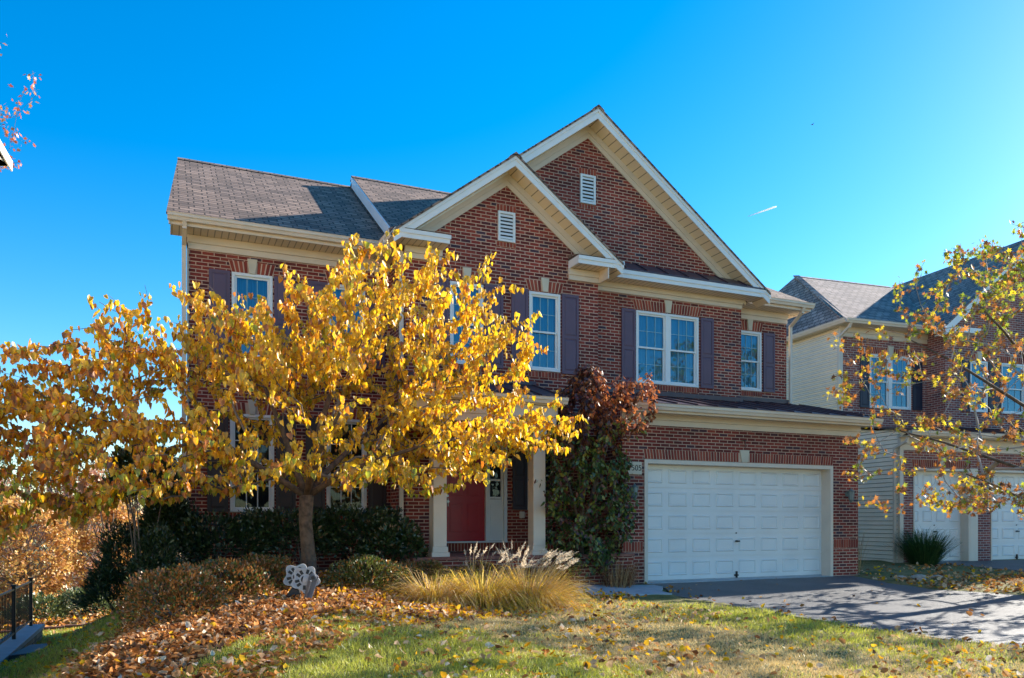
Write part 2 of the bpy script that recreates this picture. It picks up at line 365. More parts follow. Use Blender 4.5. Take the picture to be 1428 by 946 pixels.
def window(P, org, x0, x1, z0, z1, y, cols=3, rows=2, double=False, glass='glass', back='curtain', muntin='muntin', mt=.011):
    """sash window seen from -Y: frame > sash, pane, blind"""
    f = MB(); w = .055; ya, yb = y-.012, y+.075
    f.box(x0-.001, x0+w, ya, yb, z0, z1); f.box(x1-w, x1+.001, ya, yb, z0, z1)
    f.box(x0+w, x1-w, ya, yb, z1-w, z1); f.box(x0+w, x1-w, ya-.015, yb, z0, z0+w)
    units = [(x0+w, x1-w)]
    if double:
        c = (x0+x1)/2; f.box(c-.065, c+.065, ya, yb, z0+w, z1-w); units = [(x0+w, c-.065), (c+.065, x1-w)]
    fo = f.build('window', M['white'], P, org, bevel=.004)
    for a, b in units:
        zm = (z0+z1)/2
        for k, (c, d) in enumerate(((z0+w, zm+.02), (zm-.02, z1-w))):
            s = MB(); dy = .03-.022*k; yy = y+.012+dy; t = .038
            s.box(a, a+t, yy, yy+.025, c, d); s.box(b-t, b, yy, yy+.025, c, d)
            s.box(a+t, b-t, yy, yy+.025, c, c+t); s.box(a+t, b-t, yy, yy+.025, d-t, d)
            for i in range(1, cols): xx = a+t+(b-a-2*t)*i/cols; s.box(xx-mt/2, xx+mt/2, yy+.006, yy+.018, c+t, d-t, 1 if muntin != 'white' else 0)
            for i in range(1, rows): zz = c+t+(d-c-2*t)*i/rows; s.box(a+t, b-t, yy+.0075, yy+.0165, zz-mt/2, zz+mt/2, 1 if muntin != 'white' else 0)
            s.build('sash', [M['white'], M[muntin]], fo, org)
            MB().poly([(a+t,yy+.02,c+t),(b-t,yy+.02,c+t),(b-t,yy+.02,d-t),(a+t,yy+.02,d-t)]).build('pane', M[glass], fo, org)
        c = MB(); n = 26; 
        for i in range(n):          # softly folded blind or curtain behind the pane
            xa = a-.02+(b-a+.04)*i/n; xb = a-.02+(b-a+.04)*(i+1)/n; q = .018
            ya2 = y+.11+q*math.sin(i*1.3); yb2 = y+.11+q*math.sin((i+1)*1.3)
            c.poly([(xa,ya2,z0),(xb,yb2,z0),(xb,yb2,z1),(xa,ya2,z1)])
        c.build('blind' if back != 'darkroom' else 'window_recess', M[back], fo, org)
    return fo

def shutter(P, org, x0, x1, z0, z1, y, mat='shutter'):
    s = MB(); a = y-.035; t = .05
    s.box(x0, x1, a+.012, y-.004, z0, z1)
    zm = z0+(z1-z0)*.46
    s.box(x0, x0+t, a, a+.012, z0, z1); s.box(x1-t, x1, a, a+.012, z0, z1)
    for c, d in ((z0, z0+t*1.3), (zm-t*.6, zm+t*.6), (z1-t*1.1, z1)): s.box(x0+t, x1-t, a, a+.012, c, d)
    for c, d in ((z0+t*1.3, zm-t*.6), (zm+t*.6, z1-t*1.1)):
        g = .028; X0, X1, C, D = x0+t+g*.4, x1-t-g*.4, c+g*.4, d-g*.4
        p = [(X0,a+.012,C),(X1,a+.012,C),(X1,a+.012,D),(X0,a+.012,D)]
        q = [(X0+g,a+.003,C+g),(X1-g,a+.003,C+g),(X1-g,a+.003,D-g),(X0+g,a+.003,D-g)]
        s.poly(q)
        for k in range(4): s.poly([p[k], p[(k+1)%4], q[(k+1)%4], q[k]])
    return s.build('shutter', M[mat], P, org)

def arch(P, org, x0, x1, z, y, h=.215, flare=.06, key=True, bw=.072, keyw=.15):
    """flared jack arch of upright bricks, keystone in the middle"""
    s = MB(); c = (x0+x1)/2
    s.prism([(x0,y-.004,z),(x1,y-.004,z),(x1+flare,y-.004,z+h),(x0-flare,y-.004,z+h)], (0,.01,0), 1)
    n = max(3, int((x1-x0)/bw)); 
    for i in range(n):
        a = i/n; b = (i+1)/n
        def X(t, k): return (x0-flare*k)+((x1-x0)+2*flare*k)*t
        if key and abs((a+b)/2-.5)*(x1-x0) < keyw*.55: continue
        g = .011/(x1-x0)
        s.prism([(X(a+g,0),y-.012,z+.004),(X(b-g,0),y-.012,z+.004),(X(b-g,1),y-.012,z+h-.004),(X(a+g,1),y-.012,z+h-.004)], (0,.009,0), 0)
    o = s.build('brick_arch', [M['soldier'], M['mortar']], P, org)
    if key:
        k = MB(); k.prism([(c-keyw*.36,y-.035,z-.005),(c+keyw*.36,y-.035,z-.005),(c+keyw*.62,y-.035,z+h+.06),(c-keyw*.62,y-.035,z+h+.06)], (0,.034,0))
        k.build('keystone', M['stone'], P, org, bevel=.006)
    return o

def soldier(P, org, x0, x1, z0, z1, y, bw=.072, name='soldier_course', side=None):
    s = MB(); s.box(x0, x1, y-.004, y+.003, z0, z1, 1)
    n = max(1, round((x1-x0)/bw))
    for i in range(n):
        a = x0+(x1-x0)*i/n; b = x0+(x1-x0)*(i+1)/n
        s.box(a+.0075, b-.0075, y-.012, y-.003, z0+.005, z1-.005, 0)
    return s.build(name, [M['soldier'], M['mortar']], P, org)

def gutter(P, org, a, b, top, out=(0,-1), mat='beige', name='gutter'):
    """K-style gutter along a->b (plan), top height, facing out"""
    a = Vector((a[0], a[1], top)); b = Vector((b[0], b[1], top)); o = Vector((out[0], out[1], 0))
    prof = [(0,0),(0,-.12),(.075,-.12),(.095,-.07),(.115,-.055),(.12,-.012),(.13,0),(.115,0),(.108,-.01),(.1,-.05),(.07,-.105),(.01,-.105),(.01,0)]
    pts = [a+o*p[0]+Vector((0,0,p[1])) for p in prof]
    return MB().prism(pts, b-a).build(name, M[mat], P, org)

def downspout(P, org, pts, mat='beige'):
    s = MB()
    for p, q in zip(pts, pts[1:]): s.bar(p, q, .075, .055)
    for p in pts[1:-1]: s.box(p[0]-.034, p[0]+.034, p[1]-.03, p[1]+.03, p[2]-.035, p[2]+.035)
    for p in ((pts[-2][0], pts[-2][1], pts[-1][2]+.6),): s.box(p[0]-.05, p[0]+.05, p[1]-.04, p[1]+.045, p[2], p[2]+.03)
    return s.build('downspout', M[mat], P, org)

def frieze(P, org, x0, x1, z0, z1, y, mat='beige', s1=.03):
    m = MB(); zm = z0+(z1-z0)*.45
    m.box(x0, x1, y-s1, y+.02, z0, zm-.002); m.box(x0-.012, x1+.012, y-s1-.02, y+.02, zm, z1)
    return m.build('frieze', M[mat], P, org, bevel=.004)

def rake(P, org, cx, apex, half, slope, y0, y1, yw, names='gable', fas=.2, ov=.0):
    """gable front: white rake fascia at y0, sloping soffit back to the wall yw, beige frieze on the wall"""
    f = MB(); so = MB(); fr = MB()
    for sg in (-1, 1):
        e = (cx+sg*half, apex-slope*half)
        A = (cx, apex-.03); B = (e[0], e[1]-.03)
        def zt(x, off): return apex-slope*abs(x-cx)-off
        # fascia board in two steps
        pts = [(cx,y0,zt(cx,.035)),(cx,y0,zt(cx,.035+fas)),(e[0],y0,zt(e[0],.035+fas)),(e[0],y0,zt(e[0],.035))]
        if sg < 0: pts = pts[::-1]
        f.prism(pts[::-1], (0,.025,0))
        pts = [(cx,y0-.02,zt(cx,.02)),(cx,y0-.02,zt(cx,.02+fas*.42)),(e[0]+sg*.02,y0-.02,zt(e[0]+sg*.02,.02+fas*.42)),(e[0]+sg*.02,y0-.02,zt(e[0]+sg*.02,.02))]
        if sg < 0: pts = pts[::-1]
        f.prism(pts[::-1], (0,.02,0))
        o = .035+fas-.03
        q = [(cx,y0+.025,zt(cx,o)),(cx,yw,zt(cx,o)),(e[0],yw,zt(e[0],o)),(e[0],y0+.025,zt(e[0],o))]
        so.poly(q if sg > 0 else q[::-1])
        for (a1, a2, d) in ((o+.002, o+.14, .045), (o+.142, o+.26, .028)):
            x2 = cx+sg*(half-.35)
            pts = [(cx,yw-d,zt(cx,a1)),(cx,yw-d,zt(cx,a2)),(x2,yw-d,zt(x2,a2)),(x2,yw-d,zt(x2,a1))]
            if sg < 0: pts = pts[::-1]
            fr.prism(pts[::-1], (0,d,0))
    f.build('rake_board', M['white'], P, org); so.build('rake_soffit', M['soffit_r'], P, org); fr.build('rake_frieze', M['beige'], P, org)

def seam_roof(P, org, x0, x1, ya, za, yb, zb, pitch=.45, name='metal_roof'):
    m = MB(); t = .03
    m.prism([(x0,ya,za),(x0,yb,zb),(x0,yb,zb-t),(x0,ya,za-t)][::-1], (x1-x0,0,0))
    n = int((x1-x0)/pitch)
    for i in range(n+1):
        x = x0+.02+(x1-x0-.04)*i/n; m.bar((x,ya-.004,za+.012), (x,yb,zb+.012), .022, .03)
    return m.build(name, M['metal_roof'], P, org)

def roofslab(m, pts, t=.05, mi=0):
    n = (Vector(pts[1])-Vector(pts[0])).cross(Vector(pts[2])-Vector(pts[0])).normalized()
    if n.z < 0: pts = pts[::-1]; 
    m.prism([Vector(p)-Vector((0,0,t)) for p in pts], (0,0,t), mi)

def garage_door(P, org, x0, x1, z0, z1, y, cols, rows=5, style='long'):
    m = MB(); m.box(x0, x1, y+.02, y+.05, z0, z1)
    rh = (z1-z0)/rows
    for r in range(rows):
        a, b = z0+r*rh+.007, z0+(r+1)*rh-.007
        m.box(x0, x1, y, y+.02, a, b)
        cw = (x1-x0)/cols
        for c in range(cols):
            X0, X1 = x0+c*cw+.07, x0+(c+1)*cw-.07; C, D = a+.085, b-.085; g = .022
            p = [(X0,y-.001,C),(X1,y-.001,C),(X1,y-.001,D),(X0,y-.001,D)]
            q = [(X0+g,y-.020,C+g),(X1-g,y-.020,C+g),(X1-g,y-.020,D-g),(X0+g,y-.020,D-g)]
            rr = [(X0+2*g,y-.004,C+2*g),(X1-2*g,y-.004,C+2*g),(X1-2*g,y-.004,D-2*g),(X0+2*g,y-.004,D-2*g)]
            s2 = [(X0+2.8*g,y-.009,C+2.8*g),(X1-2.8*g,y-.009,C+2.8*g),(X1-2.8*g,y-.009,D-2.8*g),(X0+2.8*g,y-.009,D-2.8*g)]
            m.poly(s2)
            for u, v in ((p, q), (q, rr), (rr, s2)):
                for k in range(4): m.poly([u[k], u[(k+1)%4], v[(k+1)%4], v[k]])
    o = m.build('garage_door', M['door_w'], P, org)
    cx = (x0+x1)/2
    h = MB(); h.tube([(cx,y+.0,z0+.80),(cx,y-.05,z0+.80)], .022, 10); h.bar((cx-.06,y-.055,z0+.80),(cx+.06,y-.055,z0+.80), .018, .03); h.tube([(cx,y,z0+.98),(cx,y-.02,z0+.98)], .015, 8)
    h.build('handle', M['dark'], o, org)
    h = MB(); h.box(cx-.05, cx+.05, y-.03, y, z0+.04, z0+.07); h.box(cx-.012, cx+.012, y-.045, y, z0-.0, z0+.14)
    h.build('lift_bracket', M['dark'], o, org)
    s = MB(); s.box(x0, x1, y-.01, y+.05, z0-.03, z0); s.build('bottom_seal', M['concrete'], o, org)
    return o

def lantern(P, org, x, y, z, mat='greenish', s=1.0, name='wall_lantern'):
    m = MB(); m.tube([(x,y,z+.02*s),(x,y-.02,z+.02*s)], .06*s, 12)
    m.tube([(x,y-.02,z+.05*s),(x,y-.08*s,z+.12*s),(x,y-.13*s,z+.10*s)], .011*s, 6)
    m.tube([(x,y-.13*s,z+.15*s),(x,y-.13*s,z+.11*s),(x,y-.13*s,z+.08*s)], [.008*s,.03*s,.085*s], 8)
    for k in range(6):
        a = k*PI/3; c, d = math.cos(a), math.sin(a)
        m.bar((x+.075*s*c,y-.13*s+.075*s*d,z+.08*s), (x+.05*s*c,y-.13*s+.05*s*d,z-.12*s), .01*s, .01*s)
    m.tube([(x,y-.13*s,z-.12*s),(x,y-.13*s,z-.15*s),(x,y-.13*s,z-.18*s)], [.055*s,.035*s,.008*s], 8)
    o = m.build(name, M[mat], P, org)
    g = MB(); g.tube([(x,y-.13*s,z+.075*s),(x,y-.13*s,z-.115*s)], [.066*s,.044*s], 6); g.build('lantern_glass', M['frost'], o, org)
    return o

M['frost'] = plain('frosted_lantern_glass', (.30,.33,.30), .6)
def louver(P, org, x0, x1, z0, z1, y):
    m = MB(); w = .045
    m.box(x0, x0+w, y-.04, y, z0, z1); m.box(x1-w, x1, y-.04, y, z0, z1); m.box(x0+w, x1-w, y-.04, y, z1-w, z1); m.box(x0+w, x1-w, y-.04, y, z0, z0+w)
    o = m.build('gable_vent', M['white'], P, org)
    s = MB(); n = 7; s.box(x0+w, x1-w, y-.004, y+.002, z0+w, z1-w, 1)
    for i in range(n):
        z = z0+w+(z1-z0-2*w)*(i+.5)/n
        s.prism([(x0+w,y-.036,z-.026),(x0+w,y-.030,z-.026),(x0+w,y-.010,z+.024),(x0+w,y-.016,z+.024)], (x1-x0-2*w,0,0))
    s.build('louvre', [M['white'], M['darkroom']], o, org)
    soldier(P, org, x0-.03, x1+.03, z1+.01, z1+.14, y, name='vent_brick_head'); soldier(P, org, x0-.03, x1+.03, z0-.10, z0-.005, y, name='vent_brick_sill')

def text(P, org, s, x, y, z, size, mat, name='house_number'):
    cu = bpy.data.curves.new(name, 'FONT'); cu.body = s; cu.size = size; cu.extrude = .004; cu.align_x = 'CENTER'; cu.align_y = 'CENTER'
    t = bpy.data.objects.new('tmp', cu); COL.objects.link(t); t.rotation_euler = (PI/2, 0, 0); t.location = (x-org[0], y-org[1], z-org[2])
    bpy.context.view_layer.update(); dg = bpy.context.evaluated_depsgraph_get()
    me = bpy.data.meshes.new_from_object(t.evaluated_get(dg)); me.transform(t.matrix_world)
    COL.objects.unlink(t); bpy.data.objects.remove(t)
    o = bpy.data.objects.new(name, me); COL.objects.link(o); me.materials.clear(); me.materials.append(M[mat]); o.parent = P
    return o

# ================================================================== MAIN HOUSE
O = (6.3, 14.7, 0.0)
HS = empty('brick_house', O, label='large red brick house with twin gables, plum shutters and white double garage', cat='house')
def B(mb, name, mat, **k): return mb.build(name, M[mat] if isinstance(mat, str) else mat, HS, O, **k)
FB, FT = 6.27, 6.52         # frieze bottom and soffit level
XL, XR = .41, 14.54; YM, YB, YG, YGAR = 15.8, 14.7, 15.1, 13.8; YBACK = 22.2
LOWW = [(1.13, 1.93, 1.43, 3.28), (2.92, 3.72, 1.43, 3.28)]
UPW = [(1.16, 1.90, 4.33, 5.94), (2.95, 3.69, 4.33, 5.94)]
# left wing front wall
m = MB(); wall_open(m, (XL, 4.21, YM), -.3, FT, LOWW+UPW); B(m, 'front_wall', 'brick')
m = MB(); XK = .66; m.poly([(XK,YBACK,-1.3),(XL,YM,-1.3),(XL,YM,FT),(XL+.13,19.0,9.0),(XK,YBACK,FT)]); m.poly([(XL,YM,-.3),(XL,YM,-1.3),(4.2,YM,-1.3),(4.2,YM,-.3)]); B(m, 'left_wall', 'brick')
m = MB(); m.poly([(XR,YBACK,-1.3),(XK,YBACK,-1.3),(XK,YBACK,FT),(XR,YBACK,FT)]); m.poly([(XR,YM,-.3),(XR,YBACK,-.3),(XR,YBACK,FT),(XR,YM,FT)]); B(m, 'rear_wall', 'siding')
# small gable bay: upper storey and the narrow lower pier
BW = [(5.10, 5.80, 4.33, 5.94), (6.80, 7.51, 4.33, 5.94)]
m = MB(); wall_open(m, (4.21, 8.41, YB), 3.05, 6.5, BW)
m.poly([(4.21,YB,6.5),(8.41,YB,6.5),(8.1,YB,6.83),(6.31,YB,8.17),(4.52,YB,6.83)])
m.poly([(4.21,YM,3.05),(4.21,YB,3.05),(4.21,YB,6.5),(4.21,YM,6.5)])
m.poly([(8.41,YB,3.9),(8.41,YM,3.9),(8.41,YM,6.5),(8.41,YB,6.5)])
m.poly([(4.21,YB,3.05),(4.21,YM,3.05),(8.41,YM,3.05),(8.41,YB,3.05)])
B(m, 'bay_wall', 'brick')
m = MB(); m.box(4.215, 4.78, YB+.002, YM, -.2, 3.05); B(m, 'entry_pier', 'brick')
# entry back wall with the door opening
m = MB(); wall_open(m, (4.78, 8.45, 15.6), .0, 3.05, [(4.86, 6.69, .81, 2.98), (7.18, 7.85, 1.5, 3.0)], reveal=.1); B(m, 'entry_wall', 'brick')
# large gable wall
GW = [(9.60, 11.29, 4.33, 5.945)]
m = MB(); wall_open(m, (8.412, 12.52, YG), 3.7, 6.9, GW)
m.poly([(4.3,YG,6.9),(12.52,YG,6.9),(11.9,YG,7.25),(8.38,YG,9.75),(4.6,YG,7.05)])
m.poly([(12.52,YG,3.7),(12.52,YM,3.7),(12.52,YM,6.6),(12.52,YG,6.6)])
B(m, 'gable_wall', 'brick')
# right strip
m = MB(); wall_open(m, (12.521, XR, YM), 3.7, FT, [(12.99, 13.73, 4.5, 5.98)]); B(m, 'right_wing_wall', 'brick')
# garage walls
GX0, GX1 = 8.45, 14.85; OX0, OX1, OZ = 9.0, 14.03, 2.50
m = MB(); wall_open(m, (GX0, GX1, YGAR), -.35, 3.5, [(OX0, OX1, -.35, OZ)], reveal=.3)
m.poly([(GX0,15.6,-.35),(GX0,YGAR,-.35),(GX0,YGAR,3.5),(GX0,15.6,3.9)]); m.poly([(GX1,YGAR,-.35),(GX1,YM+3,-.35),(GX1,YM+3,4.2),(GX1,YGAR,3.5)])
B(m, 'garage_wall', 'brick')

# roofs
m = MB()
roofslab(m, [(.03,15.30,6.72),(4.6,15.30,6.72),(4.6,19.1,9.29),(.28,19.1,9.29)])
roofslab(m, [(4.6,22.9,6.72),(.72,22.9,6.72),(.28,19.1,9.29),(4.6,19.1,9.29)])
B(m, 'left_roof', 'shingle')
m = MB(); m.prism([(.27,18.97,9.21),(.27,19.1,9.29),(.27,19.23,9.21),(.27,19.23,9.225),(.27,19.1,9.31),(.27,18.97,9.225)], (4.05,0,0)); B(m, 'left_ridge_cap', 'shingle')
m = MB()
roofslab(m, [(4.08,14.95,6.80),(8.4,14.95,6.80),(8.4,18.80,9.42),(4.08,18.80,9.42)])
roofslab(m, [(8.4,22.7,6.8),(4.08,22.7,6.8),(4.08,18.80,9.42),(8.4,18.80,9.42)])
B(m, 'middle_roof', 'shingle')
m = MB(); m.prism([(4.06,18.67,9.34),(4.06,18.8,9.42),(4.06,18.93,9.34),(4.06,18.93,9.355),(4.06,18.8,9.44),(4.06,18.67,9.355)], (4.0,0,0)); B(m, 'middle_ridge_cap', 'shingle')
m = MB()   # white rake board facing left on the raised roof
for a, b, c in ((.0, .15, .03), (.15, .26, .015)):
    m.prism([(4.08,14.95,6.79-a),(4.08,18.80,9.41-a),(4.08,18.80,9.41-b),(4.08,14.95,6.79-b)], (-c,0,0))
B(m, 'left_rake_board', 'white')
m = MB()
E = (14.9, 15.3, 6.72); R0 = (8.2, 19.1, 9.29); R1 = (11.2, 19.1, 9.29)
roofslab(m, [(8.2,15.3,6.72), E, R1, R0]); roofslab(m, [E, (14.9,22.9,6.72), R1]); roofslab(m, [(14.9,22.9,6.72), (8.2,22.9,6.72), R0, R1])
B(m, 'right_roof', 'shingle')
SL = .75
def gable_roof(cx, ap, half, y0, y1, s, name):
    m = MB(); t = .045
    for sg in (-1, 1):
        roofslab(m, [(cx,y0,ap),(cx+sg*half,y0,ap-s*half),(cx+sg*half,y1,ap-s*half),(cx,y1,ap)], t)
    o = B(m, name, 'shingle')
    m = MB(); m.prism([(cx-.13,y0-.005,ap-.13*s+.005),(cx,y0-.005,ap+.005),(cx+.13,y0-.005,ap-.13*s+.005),(cx+.13,y0-.005,ap-.13*s+.022),(cx,y0-.005,ap+.024),(cx-.13,y0-.005,ap-.13*s+.022)], (0,y1-y0,0)); B(m, name.replace('roof','ridge_cap'), 'shingle')
gable_roof(6.30, 8.45, 2.44, 14.21, 14.95, SL, 'small_gable_roof')
# left eave of the small gable runs back to the left wing
m = MB(); roofslab(m, [(3.86,14.9,6.62),(4.5,14.9,7.10),(4.5,15.5,7.10),(3.86,15.5,6.62)]); B(m, 'bay_eave_roof', 'shingle')
gable_roof(8.38, 10.0, 4.60, 14.61, 21.8, .742, 'large_gable_roof')
m = MB(); m.poly([(3.9,21.7,6.5),(8.38,21.7,9.95),(12.9,21.7,6.5)][::-1]); B(m, 'rear_gable_wall', 'siding')
rake(HS, O, 6.30, 8.45, 2.44, SL, 14.25, 0, YB)
rake(HS, O, 8.38, 10.0, 4.60, .742, 14.65, 0, YG, fas=.22)
# left/right cornice returns of the small gable
def ret(x0, x1, y0, yw, z0=6.5, z1=6.66, fx=None):
    y0 += .007
    m = MB(); m.box(x0, x1, y0, y0+.025, z0, z1); m.box(x0, x1+.02, y0-.02, y0, z0+.085, z1)
    m.box(x0, x0+.025, y0+.025, yw, z0, z1); m.box(x1-.025, x1, y0+.025, yw, z0, z1)
    B(m, 'return_fascia', 'white')
    m = MB(); m.box(x0+.025, x1-.025, y0+.025, yw, z0+.01, z0+.03); B(m, 'return_soffit', 'soffit')
    m = MB(); m.prism([(x0,y0-.03,z1+.01),(x0,yw,z1+.13),(x0,yw,z1)], (x1-x0,0,0)); B(m, 'return_cap', 'shingle')
    if fx: frieze(HS, O, fx[0], fx[1], FB, z0, yw, s1=.05)
ret(3.88, 4.95, 14.25, YB, fx=(4.20, 4.92)); ret(7.70, 8.76, 14.25, YB, fx=(7.70, 8.42))
m = MB(); m.box(8.40, 8.425, 14.27, YG, 6.27, 6.6); B(m, 'return_end_board', 'beige')
# full cornice with metal roof across the large gable
m = MB(); m.box(8.5, 12.965, 14.657, 14.675, 6.47, 6.64); m.box(8.5, 12.985, 14.637, 14.657, 6.555, 6.64); m.box(12.945, 12.97, 14.675, YG, 6.47, 6.64); B(m, 'cornice_fascia', 'white')
m = MB(); m.box(8.43, 12.94, 14.676, YG, 6.48, 6.50); B(m, 'cornice_soffit', 'soffit')
seam_roof(HS, O, 8.5, 12.85, 14.63, 6.67, YG, 6.96, .5, 'gable_metal_roof')
frieze(HS, O, 8.42, 12.53, FB, 6.478, YG)
frieze(HS, O, 12.56, XR+.01, FB, FT, YM); m = MB(); m.box(12.535, XR+.36, 15.36, YM, FT+.002, FT+.03); B(m, 'right_soffit', 'soffit')
gutter(HS, O, (12.9, 15.33), (14.93, 15.33), 6.70); m = MB(); m.box(12.9, 14.9, 15.33, 15.36, FT, 6.70); m.box(14.87, 14.9, 15.36, 22.9, FT, 6.70); B(m, 'right_fascia', 'beige')
# left wing eave
frieze(HS, O, XL-.01, 4.18, FB, FT, YM)
m = MB(); m.box(.10, 4.2, 15.36, YM-.002, FT+.002, FT+.03); m.box(.10, XL-.002, YM-.002, YM+.12, FT+.002, FT+.03); B(m, 'left_soffit', 'soffit')
gutter(HS, O, (.05, 15.32), (3.9, 15.32), 6.70); m = MB(); m.box(.07, 3.9, 15.325, 15.355, FT, 6.69); B(m, 'left_fascia', 'beige')
m = MB()
m.prism([(.07,15.3,6.52),(.07,15.3,6.66),(.29,19.1,9.23),(.29,19.1,9.06)], (.025,0,0)); B(m, 'left_end_rake_board', 'beige')
gutter(HS, O, (3.88, 15.32), (3.88, 14.26), 6.60, (-1, 0)); m = MB(); m.box(3.885, 4.2, 14.9, 15.8, 6.46, 6.50); B(m, 'bay_eave_soffit', 'soffit')
# garage eave
frieze(HS, O, GX0-.02, GX1+.02, 3.22, 3.47, YGAR, s1=.035)
m = MB(); m.box(GX0-.05, GX1+.15, 13.38, YGAR, 3.45, 3.475); B(m, 'garage_soffit', 'soffit')
m = MB(); m.box(GX0-.07, GX1+.16, 13.35, 13.38, 3.42, 3.58); B(m, 'garage_fascia', 'beige')
gutter(HS, O, (GX0-.08, 13.348), (GX1+.17, 13.348), 3.585)
seam_roof(HS, O, GX0-.05, GX1+.13, 13.30, 3.61, YG, 4.06, .48, 'garage_metal_roof')
seam_roof(HS, O, 12.55, GX1+.13, YG-.0, 4.062, YM, 4.235, .48, 'garage_metal_roof_end')
m = MB(); m.box(8.43, 12.55, YG-.035, YG, 4.07, 4.17); m.box(12.54, XR+.12, YM-.035, YM, 4.24, 4.34); B(m, 'roof_flashing', 'metal_roof')
# porch roof, beam, columns
m = MB(); m.box(4.05, 6.78, 13.42, 13.66, 3.06, 3.42); m.box(6.54, 6.76, 13.66, YB, 3.06, 3.42); m.box(4.07, 4.29, 13.66, YB, 3.06, 3.42)
m.box(4.03, 6.80, 13.40, 13.42, 3.20, 3.42); m.box(6.78, 6.80, 13.42, YB, 3.20, 3.42); B(m, 'porch_beam', 'beige', bevel=.005)
m = MB(); m.box(4.29, 6.54, 13.66, YB-.001, 3.10, 3.12); B(m, 'porch_ceiling', 'soffit')
gutter(HS, O, (3.95, 13.31), (6.92, 13.31), 3.56); m = MB(); m.box(3.97, 6.9, 13.315, 13.34, 3.42, 3.55); m.box(3.97, 6.9, 13.34, 14.6, 3.425, 3.445); B(m, 'porch_fascia', 'beige')
seam_roof(HS, O, 3.97, 6.9, 13.28, 3.58, YB, 4.02, .45, 'porch_metal_roof')
m = MB(); m.box(4.2, 6.95, YB-.03, YB, 4.02, 4.10); B(m, 'porch_flashing', 'metal_roof')
for cx in (4.50, 6.46):
    m = MB(); w = .125; y = 13.62
    m.box(cx-w, cx+w, y-w, y+w, .80, 2.90); m.box(cx-w-.02, cx+w+.02, y-w-.02, y+w+.02, .70, .80); m.box(cx-w-.045, cx+w+.045, y-w-.045, y+w+.045, .62, .70)
    m.box(cx-w-.02, cx+w+.02, y-w-.02, y+w+.02, 2.90, 2.97); m.box(cx-w-.045, cx+w+.045, y-w-.045, y+w+.045, 2.97, 3.06)
    B(m, 'porch_column', 'beige', bevel=.006)
m = MB(); m.box(4.0, 8.44, 13.36, 15.6, -.3, .57); B(m, 'porch_base', 'brick')
m = MB(); m.box(3.96, 8.44, 13.32, 15.59, .57, .62); B(m, 'porch_slab', plain('brick_paving', (.26, .10, .07), .85, .3, 14, bump=.3))
for i, (ya, zt) in enumerate(((13.02, .42), (12.72, .22))):
    m = MB(); m.box(4.9, 6.2, ya, ya+.3+(.0 if i else .3), -.2, zt); B(m, 'porch_step', 'brick')
soldier(HS, O, 4.80, 8.44, .63, .80, 15.6)
for a, b in ((GX0+.01, OX0-.06), (OX1+.06, GX1-.01)): soldier(HS, O, a, b, .64, .84, YGAR)
# windows, arches, shutters
for (a, b, c, d) in LOWW:
    window(HS, O, a, b, c, d, YM, 3, 2, glass='glass_low', back='darkroom', mt=.018, muntin='white')
    arch(HS, O, a, b, d, YM, key=True, keyw=.14); soldier(HS, O, a-.02, b+.02, c-.13, c-.012, YM, name='sill_course')
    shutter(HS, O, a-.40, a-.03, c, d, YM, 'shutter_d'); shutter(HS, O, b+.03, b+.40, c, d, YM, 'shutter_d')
for (a, b, c, d) in UPW:
    window(HS, O, a, b, c, d, YM, 3, 2)
    arch(HS, O, a, b, d, YM); soldier(HS, O, a-.02, b+.02, c-.13, c-.012, YM, name='sill_course')
    shutter(HS, O, a-.40, a-.03, c, d, YM); shutter(HS, O, b+.03, b+.40, c, d, YM)
for i, (a, b, c, d) in enumerate(BW):
    window(HS, O, a, b, c, d, YB, 3, 2)
    arch(HS, O, a-.02, b+.02, d+.02, YB); soldier(HS, O, a-.02, b+.02, c-.13, c-.012, YB, name='sill_course')
    shutter(HS, O, a-.40, a-.03, c-.02, d+.02, YB); shutter(HS, O, b+.03, b+.42, c-.02, d+.02, YB)
for (a, b, c, d) in GW:
    window(HS, O, a, b, c, d, YG, 3, 2, double=True)
    arch(HS, O, a-.03, b+.03, d+.02, YG, keyw=.17); soldier(HS, O, a-.02, b+.02, c-.13, c-.012, YG, name='sill_course')
    shutter(HS, O, a-.38, a-.03, c, d, YG); shutter(HS, O, b+.05, b+.41, c, d, YG)
window(HS, O, 12.99, 13.73, 4.5, 5.98, YM, 3, 2); arch(HS, O, 12.99, 13.73, 6.0, YM, keyw=.15); shutter(HS, O, 13.78, 14.14, 4.5, 5.98, YM)
soldier(HS, O, 12.97, 13.75, 4.37, 4.488, YM, name='sill_course')
louver(HS, O, 8.19, 8.56, 8.10, 8.72, YG); louver(HS, O, 6.11, 6.48, 6.86, 7.46, YB)
# porch side window with shutter
window(HS, O, 7.18, 7.85, 1.5, 3.0, 15.6, 3, 2, glass='glass_low', back='darkroom'); shutter(HS, O, 6.82, 7.16, 1.5, 3.0, 15.6, 'shutter_d')
